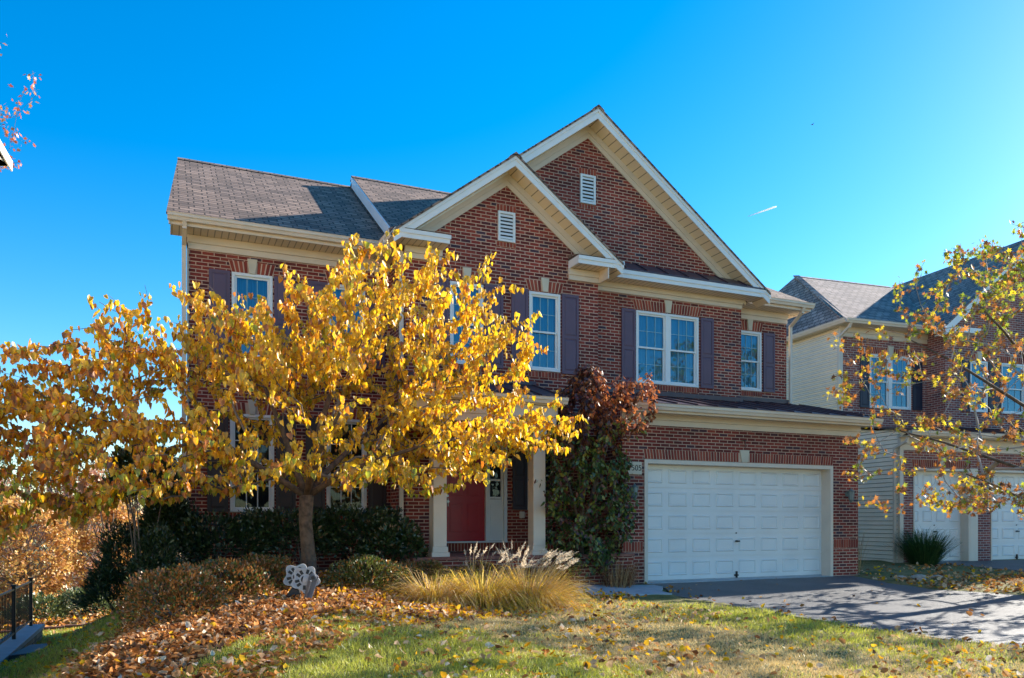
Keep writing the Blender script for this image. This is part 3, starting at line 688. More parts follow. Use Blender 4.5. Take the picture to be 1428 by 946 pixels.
# front door and sidelights
DY = 15.62
m = MB()
for a, b in ((4.86, 4.93), (5.22, 5.30), (6.20, 6.27), (6.62, 6.69)): m.box(a, b, DY-.05, DY+.06, .81, 2.92)
m.box(4.86, 6.69, DY-.052, DY+.06, 2.92, 2.98); m.box(4.86, 6.69, DY-.08, DY+.06, .805, .835)
B(m, 'door_frame', 'white')
m = MB(); m.box(5.30, 6.20, DY+.012, DY+.05, .84, 2.92)
for (a, b) in ((5.42, 5.70), (5.80, 6.08)):
    for (c, d) in ((1.02, 1.62), (1.78, 2.45), (2.55, 2.80)):
        g = .02; m.box(a, b, DY+.006, DY+.012, c, d); m.box(a+g, b-g, DY-.0, DY+.006, c+g, d-g)
fd = B(m, 'front_door', 'red', bevel=.004)
m = MB(); m.tube([(5.36,DY+.01,1.72),(5.36,DY-.05,1.72),(5.36,DY-.05,1.56)], .012, 8); m.tube([(5.36,DY+.01,1.78),(5.36,DY-.02,1.78)], .03, 10); m.tube([(5.36,DY+.01,1.66),(5.36,DY-.06,1.66)], .03, 10); m.build('handle', M['steel'], fd, O)
for a, b in ((4.93, 5.22), (6.27, 6.62)):
    m = MB(); m.box(a, b, DY+.01, DY+.04, .84, 1.72); m.box(a+.06, b-.06, DY+.0, DY+.01, .95, 1.62); m.box(a, a+.05, DY+.01, DY+.04, 1.72, 2.92); m.box(b-.05, b, DY+.01, DY+.04, 1.72, 2.92)
    for z in (1.75, 2.13, 2.51, 2.88): m.box(a+.05, b-.05, DY+.012, DY+.035, z-.02, z+.02)
    s = B(m, 'sidelight', 'white'); g = MB(); g.poly([(a+.05,DY+.03,1.75),(b-.05,DY+.03,1.75),(b-.05,DY+.03,2.9),(a+.05,DY+.03,2.9)]); g.build('pane', M['glass_low'], s, O)
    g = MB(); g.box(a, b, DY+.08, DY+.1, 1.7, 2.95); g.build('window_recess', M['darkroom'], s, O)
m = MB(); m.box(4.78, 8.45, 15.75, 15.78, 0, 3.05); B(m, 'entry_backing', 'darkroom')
# outlet cover
m = MB(); m.box(6.98, 7.10, 15.56, 15.6, 1.32, 1.46); B(m, 'outlet_cover', 'beige', bevel=.01)
# garage door, trim, arch
m = MB()
m.box(OX0, OX0+.05, YGAR-.02, 14.08, -.02, OZ); m.box(OX1-.05, OX1, YGAR-.02, 14.08, -.02, OZ); m.box(OX0+.05, OX1-.05, YGAR-.02, 14.08, OZ-.06, OZ)
m.box(OX0-.03, OX0, YGAR-.02, YGAR+.0, -.02, OZ+.02); m.box(OX1, OX1+.03, YGAR-.02, YGAR, -.02, OZ+.02); m.box(OX0, OX1, YGAR-.021, YGAR, OZ, OZ+.02)
B(m, 'garage_door_trim', 'beige')
garage_door(HS, O, OX0+.05, OX1-.05, .015, OZ-.06, 14.06, 8)
m = MB(); m.box(OX0-.02, OX1+.02, YGAR-.03, 14.1, -.1, -.005); B(m, 'garage_threshold', 'concrete')
arch(HS, O, OX0-.02, OX1+.02, OZ+.03, YGAR, h=.20, flare=.03, keyw=.21)
lantern(HS, O, 14.50, YGAR, 1.86); lantern(HS, O, 8.66, YGAR, 1.86)
m = MB(); m.box(8.28+.27, 8.90, YGAR-.035, YGAR, 2.20, 2.46); pl = B(m, 'house_number_plaque', 'stone', bevel=.01)
text(pl, O, '1505', 8.725, YGAR-.036, 2.33, .165, 'dark')
m = MB(); m.tube([(11.5,YGAR,3.0),(11.5,YGAR-.06,2.98),(11.5,YGAR-.06,2.84)], .008, 6); m.tube([(11.44,YGAR-.02,3.0),(11.56,YGAR-.02,3.0)], .008, 6); B(m, 'wall_bracket', 'dark')
# downspouts
downspout(HS, O, [(.33,15.27,6.60),(.33,15.33,6.50),(.33,15.74,6.30),(.33,15.74,.2)])
downspout(HS, O, [(14.62,15.27,6.58),(14.62,15.33,6.48),(14.62,15.74,6.2),(14.62,15.74,4.25)])
downspout(HS, O, [(4.14,YB+.05,6.4),(4.14,YB+.05,6.0),(4.14,YB+.05,.3)])
m = MB(); m.box(XL-.03, XL+.0, YM-.02, YM+.10, -.2, 6.27); B(m, 'corner_board', 'beige')

# ================================================================== NEIGHBOUR ON THE RIGHT (own frame turned 5 degrees)
NR = math.radians(-5)
def NW(x, y): return (x*math.cos(NR)-y*math.sin(NR), x*math.sin(NR)+y*math.cos(NR))
NO = (21.0, 17.0, .16)
w = NW(NO[0], NO[1])
NH = empty('brick_house', (w[0], w[1], NO[2]), NR, label='brick house next door with navy shutters, beige siding side and two single garage doors', cat='house')
def C(mb, name, mat, **k): return mb.build(name, M[mat] if isinstance(mat, str) else mat, NH, NO, **k)
NX, NXR, NYG, NYU = 16.56, 27.5, 16.8, 19.04
NF, NS = 6.67, 6.95
n_low = 3.55
m = MB()
def siding(m, a, b, z0, z1, lap=.115, out=(-1,0,0)):
    o = Vector(out); a = Vector((*a, 0)); b = Vector((*b, 0)); z = z0
    while z < z1-1e-6:
        t = min(z+lap, z1); p0 = a+Vector((0,0,z)); p1 = b+Vector((0,0,z)); q0 = a+Vector((0,0,t)); q1 = b+Vector((0,0,t))
        k = Vector((0,0,.013)); m.poly([p0+o*.026, p1+o*.026, q1+o*.008-k, q0+o*.008-k]); m.poly([p0-k, p1-k, p1+o*.026, p0+o*.026], 1); m.poly([q0+o*.002-k, q1+o*.002-k, q1+o*.002, q0+o*.002], 1); z = t  # lip and thin strip get the dark colour that imitates lap shadow
siding(m, (NX, 27.0), (NX, NYU), 3.0, NS); siding(m, (NX, 27.0), (NX, NYG), -.0, 3.75); C(m, 'side_wall', [M['siding_w'], M['lap_shade']])
m = MB(); siding(m, (NX-.001, 27.0), (NX-.001, NYU), 3.85, NS); C(m, 'upper_side_wall', [M['siding'], M['lap_shade']])
m = MB(); m.poly([(NX,27,-1),(NXR,27,-1),(NXR,27,NS),(NX,27,NS)][::-1]); m.poly([(NXR,NYG,-1),(NXR,27,-1),(NXR,27,NS),(NXR,NYG,NS)]); C(m, 'rear_wall', 'siding')
m = MB(); m.box(NX+.001, NX+.02, NYG+.05, 27, -.6, .02); C(m, 'foundation', plain('cream_foundation', (.62, .50, .33), .85, .1, 4, bump=.2))
NW1 = (17.62, 19.18, 4.62, 6.22)
NW2 = (20.75, 21.45, 4.55, 6.1); NW3 = (22.0, 23.0, 4.55, 6.1)
m = MB(); wall_open(m, (NX, 19.8, NYU), 3.5, NS, [NW1]); C(m, 'upper_front_wall', 'brick2')
GYN = 18.35
m = MB(); wall_open(m, (19.8, 26.4, GYN), 3.5, NS, [NW2, NW3]); m.poly([(19.8,GYN,NS),(26.4,GYN,NS),(23.1,GYN,9.75)]); m.poly([(19.8,NYU,3.5),(19.8,GYN,3.5),(19.8,GYN,NS),(19.8,NYU,NS)]); C(m, 'gable_wall', 'brick2')
D1 = (17.0, 18.98, .16, 2.68); D2 = (19.75, 22.3, .16, 2.68)
m = MB(); wall_open(m, (NX, NXR, NYG), -.3, n_low, [(D1[0],D1[1],-.3,D1[3]), (D2[0],D2[1],-.3,D2[3])], reveal=.3); C(m, 'garage_wall', 'brick2')
for i, d in enumerate((D1, D2)):
    m = MB(); m.box(d[0]+.0, d[0]+.04, NYG-.02, NYG+.3, .1, d[3]); m.box(d[1]-.05, d[1], NYG-.02, NYG+.3, .1, d[3]); m.box(d[0]+.04, d[1]-.05, NYG-.02, NYG+.3, d[3]-.06, d[3]); C(m, 'garage_door_trim', 'beige')
    if i == 0: m = MB(); m.box(d[1], d[1]+.28, NYG-.025, NYG, .1, d[3]+.02); C(m, 'door_post_trim', 'beige')
    garage_door(NH, NO, d[0]+.04, d[1]-.05, d[2], d[3]-.06, NYG+.25, 4)
    arch(NH, NO, d[0]-.02, d[1]+.02, d[3]+.03, NYG, h=.2, flare=.03, key=True)
lantern(NH, NO, 19.5, NYG, 2.35, mat='dark', s=1.3)
# roofs
eY, eX, eZ = 18.58, 16.33, 7.08
rX, rY, rZ = 18.05, 22.9, 9.70
m = MB()
roofslab(m, [(eX,eY,eZ),(26,eY,eZ),(26,rY,rZ),(rX,rY,rZ)]); roofslab(m, [(26,27.4,eZ),(eX,27.4,eZ),(rX,rY,rZ),(26,rY,rZ)]); roofslab(m, [(eX,27.4,eZ),(eX,eY,eZ),(rX,rY,rZ)])
C(m, 'hip_roof', 'shingle_n')
m = MB(); m.prism([(rX,rY-.12,rZ-.07),(rX,rY,rZ),(rX,rY+.12,rZ-.07),(rX,rY+.12,rZ-.055),(rX,rY,rZ+.02),(rX,rY-.12,rZ-.055)],(4,0,0)); m.bar((eX+.05,eY+.1,eZ+.02),(rX,rY,rZ+.01),.2,.03); C(m, 'ridge_cap', 'shingle_n')
m = MB(); gx, gz, gh = 23.1, 10.05, 3.75
for sg in (-1, 1): roofslab(m, [(gx,17.9,gz),(gx+sg*gh,17.9,gz-.82*gh),(gx+sg*gh,26.5,gz-.82*gh),(gx,26.5,gz)])
C(m, 'gable_roof', 'shingle_n')
m = MB()
for sg in (-1, 1):
    p = [(gx,17.9,gz-.05),(gx,17.9,gz-.29),(gx+sg*gh,17.9,gz-.82*gh-.29),(gx+sg*gh,17.9,gz-.82*gh-.05)]
    m.prism(p if sg < 0 else p[::-1], (0,.03,0))
C(m, 'rake_board', 'white')
m = MB()
for sg in (-1, 1):
    q = [(gx,17.93,gz-.27),(gx,GYN,gz-.27),(gx+sg*gh,GYN,gz-.82*gh-.27),(gx+sg*gh,17.93,gz-.82*gh-.27)]
    m.poly(q if sg > 0 else q[::-1])
C(m, 'rake_soffit', 'soffit_r')
frieze(NH, NO, NX-.01, 19.8, NF, NS, NYU); frieze(NH, NO, 19.8, 20.7, NF, NS, GYN)
m = MB(); m.box(19.35, 20.7, 17.92, GYN, 6.80, 6.95); C(m, 'cornice_return', 'white')
m = MB(); m.box(eX+.06, 19.7, eY+.05, NYU, NS, NS+.03); m.box(eX+.06, NX, NYU, 27.2, NS, NS+.03); C(m, 'soffit', 'soffit')
gutter(NH, NO, (eX-.0, eY+.02), (19.5, eY+.02), 7.07); gutter(NH, NO, (eX+.02, 27.2), (eX+.02, eY-.08), 7.07, (-1, 0))
m = MB(); m.box(eX+.02, 19.5, eY+.02, eY+.05, NS, 7.06); m.box(eX+.02, eX+.05, eY+.05, 27.2, NS, 7.06); C(m, 'fascia', 'beige')
downspout(NH, NO, [(NX-.05,18.55,6.96),(NX-.05,18.62,6.85),(NX-.08,19.0,6.62),(NX-.08,19.0,4.02),(NX+.1,18.75,3.9),(NX+.55,18.4,3.86)])
m = MB(); m.box(NX-.03, NX+.07, NYU-.03, NYU+.03, 3.9, NS); C(m, 'corner_board', 'beige'); m = MB(); m.box(NX-.03, NX+.09, NYG-.03, NYG+.05, -.1, n_low); C(m, 'corner_board', 'beige')
downspout(NH, NO, [(NX-.08,16.45,3.45),(NX-.08,16.5,3.35),(NX-.08,16.9,3.2),(NX-.08,16.9,.1)])
frieze(NH, NO, NX-.02, NXR, 3.15, 3.5, NYG, s1=.035)
m = MB(); m.box(NX-.12, NXR+.1, 16.38, NYG, 3.48, 3.50); C(m, 'garage_soffit', 'soffit')
gutter(NH, NO, (NX-.15, 16.36), (NXR+.1, 16.36), 3.62); m = MB(); m.box(NX-.13, NXR+.1, 16.36, 16.385, 3.48, 3.61); C(m, 'garage_fascia', 'beige')
m = MB(); m.poly([(NX,NYG,3.5),(NX,NYU,3.5),(NX,NYU,3.95),(NX,16.5,3.6)][::-1]); C(m, 'roof_end_board', 'siding')
seam_roof(NH, NO, NX-.13, 19.85, 16.3, 3.65, NYU, 4.05, .48, 'garage_metal_roof'); seam_roof(NH, NO, 19.85, NXR+.1, 16.3, 3.65, GYN, 4.05, .48, 'garage_metal_roof_end')
window(NH, NO, *NW1, NYU, 3, 2, double=True); arch(NH, NO, NW1[0], NW1[1], NW1[3], NYU, keyw=.17)
shutter(NH, NO, NW1[0]-.36, NW1[0]-.02, NW1[2], NW1[3], NYU, 'navy'); shutter(NH, NO, NW1[1]+.06, NW1[1]+.42, NW1[2], NW1[3], NYU, 'navy')
for q in (NW2, NW3):
    window(NH, NO, *q, GYN, 3, 2); arch(NH, NO, q[0], q[1], q[3], GYN)
    shutter(NH, NO, q[0]-.33, q[0]-.02, q[2], q[3], GYN, 'navy'); shutter(NH, NO, q[1]+.03, q[1]+.30, q[2], q[3], GYN, 'navy')
louver(NH, NO, 22.9, 23.3, 8.1, 8.7, GYN)

# ================================================================== NEIGHBOUR ON THE LEFT (only its rear eave corner shows)
LO = (-2.1, 13.9, -1.0)
LH = empty('sided_house', LO, math.radians(-25), label='left neighbour of which only a white eave corner shows at the picture edge', cat='house')
def D(mb, name, mat, **k): return mb.build(name, M[mat] if isinstance(mat, str) else mat, LH, LO, **k)
lx0, lx1, ly0, ly1 = -11.5, -2.55, 4.6, 13.4; cyl = (ly0+ly1)/2; lz = 6.85
m = MB(); siding(m, (lx1, ly0), (lx1, ly1), -1.6, lz, out=(1,0,0)); siding(m, (lx1, ly1), (lx0, ly1), -1.6, lz, out=(0,1,0)); siding(m, (lx0, ly0), (lx1, ly0), -1.6, lz, out=(0,-1,0))
m.poly([(lx1,ly0,lz),(lx1,ly1,lz),(lx1,cyl,lz+3.0)]); D(m, 'side_wall', [M['siding'], M['lap_shade']])
m = MB(); sl = .68; e = .5
for sg in (-1, 1): roofslab(m, [(lx0,cyl,lz+3.15),(lx1+.45,cyl,lz+3.15),(lx1+.45,cyl+sg*(4.4+e),lz+3.15-sl*(4.4+e)),(lx0,cyl+sg*(4.4+e),lz+3.15-sl*(4.4+e))])
D(m, 'roof', 'shingle')
m = MB()
for sg in (-1, 1):
    z = lz+3.12; d = sl*(4.4+e)
    m.prism([(lx1+.45,cyl,z),(lx1+.45,cyl,z-.15),(lx1+.45,cyl+sg*(4.4+e),z-d-.15),(lx1+.45,cyl+sg*(4.4+e),z-d)], (.025,0,0))
D(m, 'rake_board', 'white')
m = MB(); m.box(lx0, lx1+.44, ly1, ly1+e, lz-.28, lz-.25); m.box(lx1, lx1+.44, ly1-1, ly1+e-.02, lz-.28, lz-.25); D(m, 'soffit', 'beige')
gutter(LH, LO, (lx1+.4, ly1+e-.06), (lx0, ly1+e-.06), lz-.16, (0, 1), 'white')
m = MB(); m.box(-5, -3.6, ly1+.03, ly1+.06, 1.5, 3.2); m2 = D(m, 'window', 'white'); g = MB(); g.box(-4.9, -3.7, ly1+.062, ly1+.07, 1.6, 3.1); g.build('pane', M['glass'], m2, LO)

# ================================================================== GROUND
def ground_mat():
    m, nt, b = newmat('lawn_ground')
    tc = N(nt, 'ShaderNodeTexCoord')
    n1 = N(nt, 'ShaderNodeTexNoise'); n1.inputs['Scale'].default_value = .7; n1.inputs['Detail'].default_value = 8; n1.inputs['Roughness'].default_value = .7
    n2 = N(nt, 'ShaderNodeTexNoise'); n2.inputs['Scale'].default_value = 22; n2.inputs['Detail'].default_value = 8; n2.inputs['Roughness'].default_value = .75
    for n in (n1, n2): L(nt, tc.outputs['Object'], n.inputs['Vector'])
    r1 = ramp(nt, [(.38, (.10, .125, .022)), (.50, (.20, .18, .05)), (.60, (.32, .24, .10))]); L(nt, n1.outputs['Fac'], r1.inputs['Fac'])
    r2 = ramp(nt, [(.3, (.35, .33, .3)), (.5, (.9, .9, .85)), (.7, (1.5, 1.45, 1.3))]); L(nt, n2.outputs['Fac'], r2.inputs['Fac'])
    mx = N(nt, 'ShaderNodeMix', data_type='RGBA', blend_type='MULTIPLY'); mx.inputs['Factor'].default_value = 1
    L(nt, r1.outputs['Color'], mx.inputs[6]); L(nt, r2.outputs['Color'], mx.inputs[7]); L(nt, mx.outputs[2], b.inputs['Base Color'])
    b.inputs['Roughness'].default_value = .95
    bp = N(nt, 'ShaderNodeBump'); bp.inputs['Strength'].default_value = .8; bp.inputs['Distance'].default_value = .03
    L(nt, n2.outputs['Fac'], bp.inputs['Height']); L(nt, bp.outputs['Normal'], b.inputs['Normal'])
    return m
def soil_mat():
    m, nt, b = newmat('mulch_soil'); tc = N(nt, 'ShaderNodeTexCoord')
    n2 = N(nt, 'ShaderNodeTexNoise'); n2.inputs['Scale'].default_value = 30; n2.inputs['Detail'].default_value = 8; L(nt, tc.outputs['Object'], n2.inputs['Vector'])
    r = ramp(nt, [(.35, (.03, .018, .012)), (.6, (.12, .065, .04)), (.75, (.25, .13, .08))]); L(nt, n2.outputs['Fac'], r.inputs['Fac']); L(nt, r.outputs['Color'], b.inputs['Base Color'])
    b.inputs['Roughness'].default_value = .95
    bp = N(nt, 'ShaderNodeBump'); bp.inputs['Strength'].default_value = 1; bp.inputs['Distance'].default_value = .03
    L(nt, n2.outputs['Fac'], bp.inputs['Height']); L(nt, bp.outputs['Normal'], b.inputs['Normal']); return m
M['ground'] = ground_mat(); M['soil'] = soil_mat()

def in_poly(x, y, poly):
    x = np.asarray(x); y = np.asarray(y); c = np.zeros(x.shape, bool); n = len(poly)
    for i in range(n):
        x1, y1 = poly[i]; x2, y2 = poly[(i+1) % n]
        k = ((y1 > y) != (y2 > y)) & (x < (x2-x1)*(y-y1)/(y2-y1+1e-12)+x1); c ^= k
    return c
BED = [(-.9,6.6),(-.1,6.9),(.9,8.3),(2.2,9.6),(3.6,10.5),(4.8,11.0),(6.0,11.55),(6.6,11.9),(6.6,13.3),(4.0,13.3),(4.0,15.8),(.1,15.8),(-.1,13.5),(-.4,11.5)]
BED2 = [(6.6,13.3),(8.5,13.36),(8.5,15.5),(6.6,15.5)]
def grid_sheet(name, xs, ys, zf, mat, mi=None, **kw):
    X, Y = np.meshgrid(xs, ys); Z = zf(X, Y); nx, ny = len(xs), len(ys)
    v = np.stack([X.ravel(), Y.ravel(), Z.ravel()], 1); idx = np.arange(nx*ny).reshape(ny, nx)
    f = np.stack([idx[:-1,:-1].ravel(), idx[:-1,1:].ravel(), idx[1:,1:].ravel(), idx[1:,:-1].ravel()], 1)
    me = bpy.data.meshes.new(name); me.from_pydata(v.tolist(), [], f.tolist())
    for m in (mat if isinstance(mat, list) else [mat]): me.materials.append(m)
    if mi is not None:
        cx = v[f].mean(1); me.polygons.foreach_set('material_index', mi(cx[:,0], cx[:,1]).astype(np.int32))
    me.polygons.foreach_set('use_smooth', [True]*len(me.polygons)); me.update()
    o = bpy.data.objects.new(name, me); COL.objects.link(o); return tag(o, **kw)
def micro(x, y): return .012*np.sin(3.1*x+1.7*y)+.010*np.sin(5.3*y-2.2*x)+.006*np.sin(11*x+7*y)
NDRIVE = [NW(*p) for p in [(16.9,16.8),(18.0,14.6),(20.0,12.0),(23,8),(26,2),(34,2),(31,9),(28,14),(27.6,16.8)]]
def zg(X, Y):
    Z = HH(X, Y)+micro(X, Y)
    Z = np.where(in_drive(X, Y, .12), Z-.10, Z); Z = np.where(in_poly(X, Y, NDRIVE), Z-.08, Z)
    return Z
xs = np.r_[[-900,-500,-300,-180,-110,-70,-45,-30], np.arange(-22, -6, 1.0), np.arange(-6, 19, .12), np.arange(19, 40, .7), [45,60,90,150,250,400,900]]
ys = np.r_[[-600,-200,-100,-60,-35], np.arange(-24, 2, 1.5), np.arange(2, 17.6, .12), np.arange(17.6, 40, .7), [42,46,52,60,75,100,150,250,400,900,1500]]
grid_sheet('ground', xs, ys, zg, [M['ground'], M['soil']], mi=lambda x, y: (in_poly(x, y, BED) | in_poly(x, y, BED2)), kind='structure', label='sloping front lawn with a leaf strewn planting bed by the house')

def asphalt_mat():
    m, nt, b = newmat('asphalt'); tc = N(nt, 'ShaderNodeTexCoord')
    n1 = N(nt, 'ShaderNodeTexNoise'); n1.inputs['Scale'].default_value = 160; n1.inputs['Detail'].default_value = 4; L(nt, tc.outputs['Object'], n1.inputs['Vector'])
    n2 = N(nt, 'ShaderNodeTexNoise'); n2.inputs['Scale'].default_value = .9; n2.inputs['Detail'].default_value = 7; L(nt, tc.outputs['Object'], n2.inputs['Vector'])
    r = ramp(nt, [(.35, (.030, .032, .037)), (.65, (.12, .12, .125))]); L(nt, n1.outputs['Fac'], r.inputs['Fac'])
    r2 = ramp(nt, [(.35, (.75, .75, .77)), (.65, (1.2, 1.2, 1.18))]); L(nt, n2.outputs['Fac'], r2.inputs['Fac'])
    mx = N(nt, 'ShaderNodeMix', data_type='RGBA', blend_type='MULTIPLY'); mx.inputs['Factor'].default_value = 1
    L(nt, r.outputs['Color'], mx.inputs[6]); L(nt, r2.outputs['Color'], mx.inputs[7]); L(nt, mx.outputs[2], b.inputs['Base Color'])
    b.inputs['Roughness'].default_value = .58; b.inputs['Specular IOR Level'].default_value = 1.0
    bp = N(nt, 'ShaderNodeBump'); bp.inputs['Strength'].default_value = .6; bp.inputs['Distance'].default_value = .012
    L(nt, n1.outputs['Fac'], bp.inputs['Height']); L(nt, bp.outputs['Normal'], b.inputs['Normal']); return m
M['asphalt'] = asphalt_mat()
yy = np.arange(14.08, -6.01, -.18); me_v = []; nxs = 24
for y in yy:
    a = float(interp(DL, y)); c = float(interp(DR, y)); x = np.linspace(a, c, nxs); z = HH(x, np.full(nxs, y))+.012
    z = z + (-.004 if y > 13.7 else 0)
    me_v.append(np.stack([x, np.full(nxs, y), z], 1))
V = np.concatenate(me_v); idx = np.arange(len(V)).reshape(len(yy), nxs)
F = np.stack([idx[:-1,:-1].ravel(), idx[1:,:-1].ravel(), idx[1:,1:].ravel(), idx[:-1,1:].ravel()], 1).tolist(); V = V.tolist()
for col in (0, nxs-1):    # cut edge of the asphalt
    k0 = len(V); V += [(V[i][0], V[i][1], V[i][2]-.09) for i in idx[:, col]]
    F += [(int(idx[r, col]), int(idx[r+1, col]), k0+r+1, k0+r) for r in range(len(yy)-1)]
me = bpy.data.meshes.new('driveway'); me.from_pydata(V, [], F); me.materials.append(M['asphalt']); me.update()
tag(bpy.data.objects.new('driveway', me), kind='structure', label='dark asphalt driveway leading to the white double garage door'); COL.objects.link(bpy.data.objects['driveway'])
def patch(name, poly, dz, mat, th=.1, step=.35, **kw):
    m = bpy.data.meshes.new(name); import bmesh
    bm = bmesh.new(); xs_ = [p[0] for p in poly]; ys_ = [p[1] for p in poly]
    vs = [bm.verts.new((x, y, 0)) for x, y in poly]; bm.faces.new(vs)
    for ax, lo, hi in ((0, min(xs_), max(xs_)), (1, min(ys_), max(ys_))):
        t = lo+step
        while t < hi:
            co = [0,0,0]; no = [0,0,0]; co[ax] = t; no[ax] = 1
            bmesh.ops.bisect_plane(bm, geom=bm.verts[:]+bm.edges[:]+bm.faces[:], plane_co=co, plane_no=no); t += step
    r = bmesh.ops.extrude_face_region(bm, geom=bm.faces[:]); low = [g for g in r['geom'] if isinstance(g, bmesh.types.BMVert)]
    for v in bm.verts: v.co.z = H(v.co.x, v.co.y)+dz
    for v in low: v.co.z -= th
    bmesh.ops.recalc_face_normals(bm, faces=bm.faces); bm.to_mesh(m); bm.free(); m.materials.append(mat)
    o = bpy.data.objects.new(name, m); COL.objects.link(o); return tag(o, **kw)
patch('footpath', [(8.36,11.95),(8.37,12.3),(8.88,13.0),(8.88,13.33),(6.55,13.33),(5.2,13.0),(5.2,12.1),(6.4,11.95)], .035, M['concrete'], kind='structure', label='short pale concrete walk from driveway towards the porch')
patch('neighbour_driveway', NDRIVE, .015, M['asphalt'], step=1.2, kind='structure', label='dark shaded driveway before the neighbour garage doors')

# ================================================================== LEAVES AND GRASS ON THE GROUND
def noise2(x, y, s=1.0, seed=0):
    r = np.zeros_like(x); rs = np.random.default_rng(seed)
    for k in range(7):
        a = rs.uniform(0, 2*PI); f = s*rs.uniform(.6, 2.2); r += np.sin((x*math.cos(a)+y*math.sin(a))*f*2+rs.uniform(0, 6))
    return r/3.5
GL = [leaf_mat('grass_blade_green', (.30, .34, .02), (.46, .50, .045), .45), leaf_mat('grass_blade_lime', (.48, .52, .07), (.62, .64, .12), .45), leaf_mat('grass_blade_straw', (.66, .49, .20), (.84, .67, .34), .3)]
# lawn blades
n = 230000
# sample denser near the camera: polar sampling round the camera inside the view
ang = RNG.uniform(-36, 36, n); rr = np.sqrt(RNG.uniform(3.6**2, 13.5**2, n)); rr = np.where(RNG.random(n) < .35, RNG.uniform(3.6, 9, n), rr)
yaw = np.radians(23.6+ang); gx = rr*np.sin(yaw); gy = rr*np.cos(yaw)
keep = ~in_drive(gx, gy, .03+.06*RNG.random(n)) & ~in_poly(gx, gy, BED) & ~in_poly(gx, gy, BED2) & (gy < 15) & ~((gx > 5.1) & (gx < 8.95) & (gy > 11.93)) & (gx > -2.6)
keep &= ~in_poly(gx, gy, NDRIVE)
gx, gy, rr = gx[keep], gy[keep], rr[keep]; n = len(gx)
dry = noise2(gx, gy, .55, 3)+.45*noise2(gx, gy, 2.2, 4)+np.clip((gx-1.5)*.10, -.15, .45)
mi = np.where(dry+RNG.normal(0, .45, n) > .02, 2, np.where(RNG.random(n) < .6, 1, 0))
hgt = np.where(mi == 2, RNG.uniform(.018, .045, n), RNG.uniform(.025, .065, n))*(1+.04*rr)
tip = np.stack([RNG.normal(0, .55, n), RNG.normal(0, .55, n), np.ones(n)], 1)
wid = RNG.uniform(.0035, .006, n)*(1+.10*rr)
Bs = basis(tip, rnd_unit(n), hgt); Bs[:, :, 0] *= (wid/hgt)[:, None]
bulk('lawn_grass', *BLADE, (Bs, np.stack([gx, gy, HH(gx, gy)+micro(gx, gy)-.004], 1)), mi, GL, kind='stuff', label='green and straw coloured lawn grass strewn with leaves', category='x') if False else \
bulk('lawn_grass', *BLADE, (Bs, np.stack([gx, gy, HH(gx, gy)+micro(gx, gy)-.004], 1)), mi, GL, kind='stuff', label='green and straw coloured lawn grass in front of the house', cat='grass')
# far lower lawn, coarser blades
n = 30000; fx = RNG.uniform(-6, .2, n); fy = RNG.uniform(12, 27, n); k = (fx < -.6) | (fy > 17); fx, fy = fx[k], fy[k]; n = len(fx)
hgt = RNG.uniform(.04, .09, n); Bs = basis(np.stack([RNG.normal(0, .5, n), RNG.normal(0, .5, n), np.ones(n)], 1), rnd_unit(n), hgt, .22)
bulk('side_lawn_grass', *BLADE, (Bs, np.stack([fx, fy, HH(fx, fy)], 1)), (RNG.random(n) < .35).astype(int), GL, kind='stuff', label='bright green lower lawn between the house and the stone wall', cat='grass')

FL = [leaf_mat('fallen_leaf_russet', (.44, .17, .05), (.64, .32, .12), .2, 0), leaf_mat('fallen_leaf_tan', (.58, .35, .18), (.80, .58, .38), .2, 0), leaf_mat('fallen_leaf_yellow', (.85, .42, .02), (.95, .62, .05), .3, 0), leaf_mat('fallen_leaf_brown', (.16, .07, .04), (.30, .14, .07), .1, 0), leaf_mat('fallen_leaf_pale', (.82, .66, .46), (.94, .82, .66), .2, 0)]
def fallen(name, x, y, mi, smin, smax, lift=.0, **kw):
    n = len(x); nrm = np.stack([RNG.normal(0, .55, n), RNG.normal(0, .55, n), np.ones(n)], 1); tip = rnd_unit(n); tip[:, 2] = RNG.normal(0, .4, n)
    Bs = basis(tip, nrm, RNG.uniform(smin, smax, n), .95)
    Bs *= np.sign(Bs[:, 2, 2])[:, None, None] if False else 1
    bulk(name, *CURL, (Bs, np.stack([x, y, HH(x, y)+micro(x, y)+.012+lift*RNG.random(n)], 1)), mi, FL, kind='stuff', **kw)
n = 84000; x = RNG.uniform(-1.3, 7.6, n); y = RNG.uniform(5.6, 13.3, n)
edge = in_poly(x, y, [(-1.3,5.6),(.3,5.9),(1.5,7.6),(3.0,8.9),(4.6,10.0),(6.2,10.9),(7.6,11.6),(6.8,13.2),(4,13.4),(.2,13),(-.6,11.5)])
core = in_poly(x, y, BED)
dens = np.where(core, np.clip(.72+.4*noise2(x, y, 1.3, 21), .3, 1), np.where(edge, np.clip(.22+.35*noise2(x, y, 1.5, 22), .03, .5), 0))*np.clip(1.15-(y-8.5)*.05, .5, 1)
k = RNG.random(n) < dens*.95; x, y, c = x[k], y[k], core[k]; n = len(x)
p = RNG.random(n); orange = np.clip((x-1.2)/4+.12*noise2(x, y, 1, 8), .05, .5)
mi = np.where(p < orange*.75, 2, np.where(p < .60, 0, np.where(p < .84, 1, np.where(p < .88, 4, 3))))
fallen('bed_leaf_litter', x, y, mi, .040, .088, .03, label='deep russet litter of dead leaves covering the planting bed', cat='leaf litter')
n = 12500; ang = RNG.uniform(-36, 36, n); rr = np.sqrt(RNG.uniform(3.8**2, 13**2, n)); yaw = np.radians(23.6+ang); x = rr*np.sin(yaw); y = rr*np.cos(yaw)
prob = np.clip(.30+.5*noise2(x, y, .8, 5)+np.clip((y-8)/4, 0, .6)*(x < 7), .06, 1)
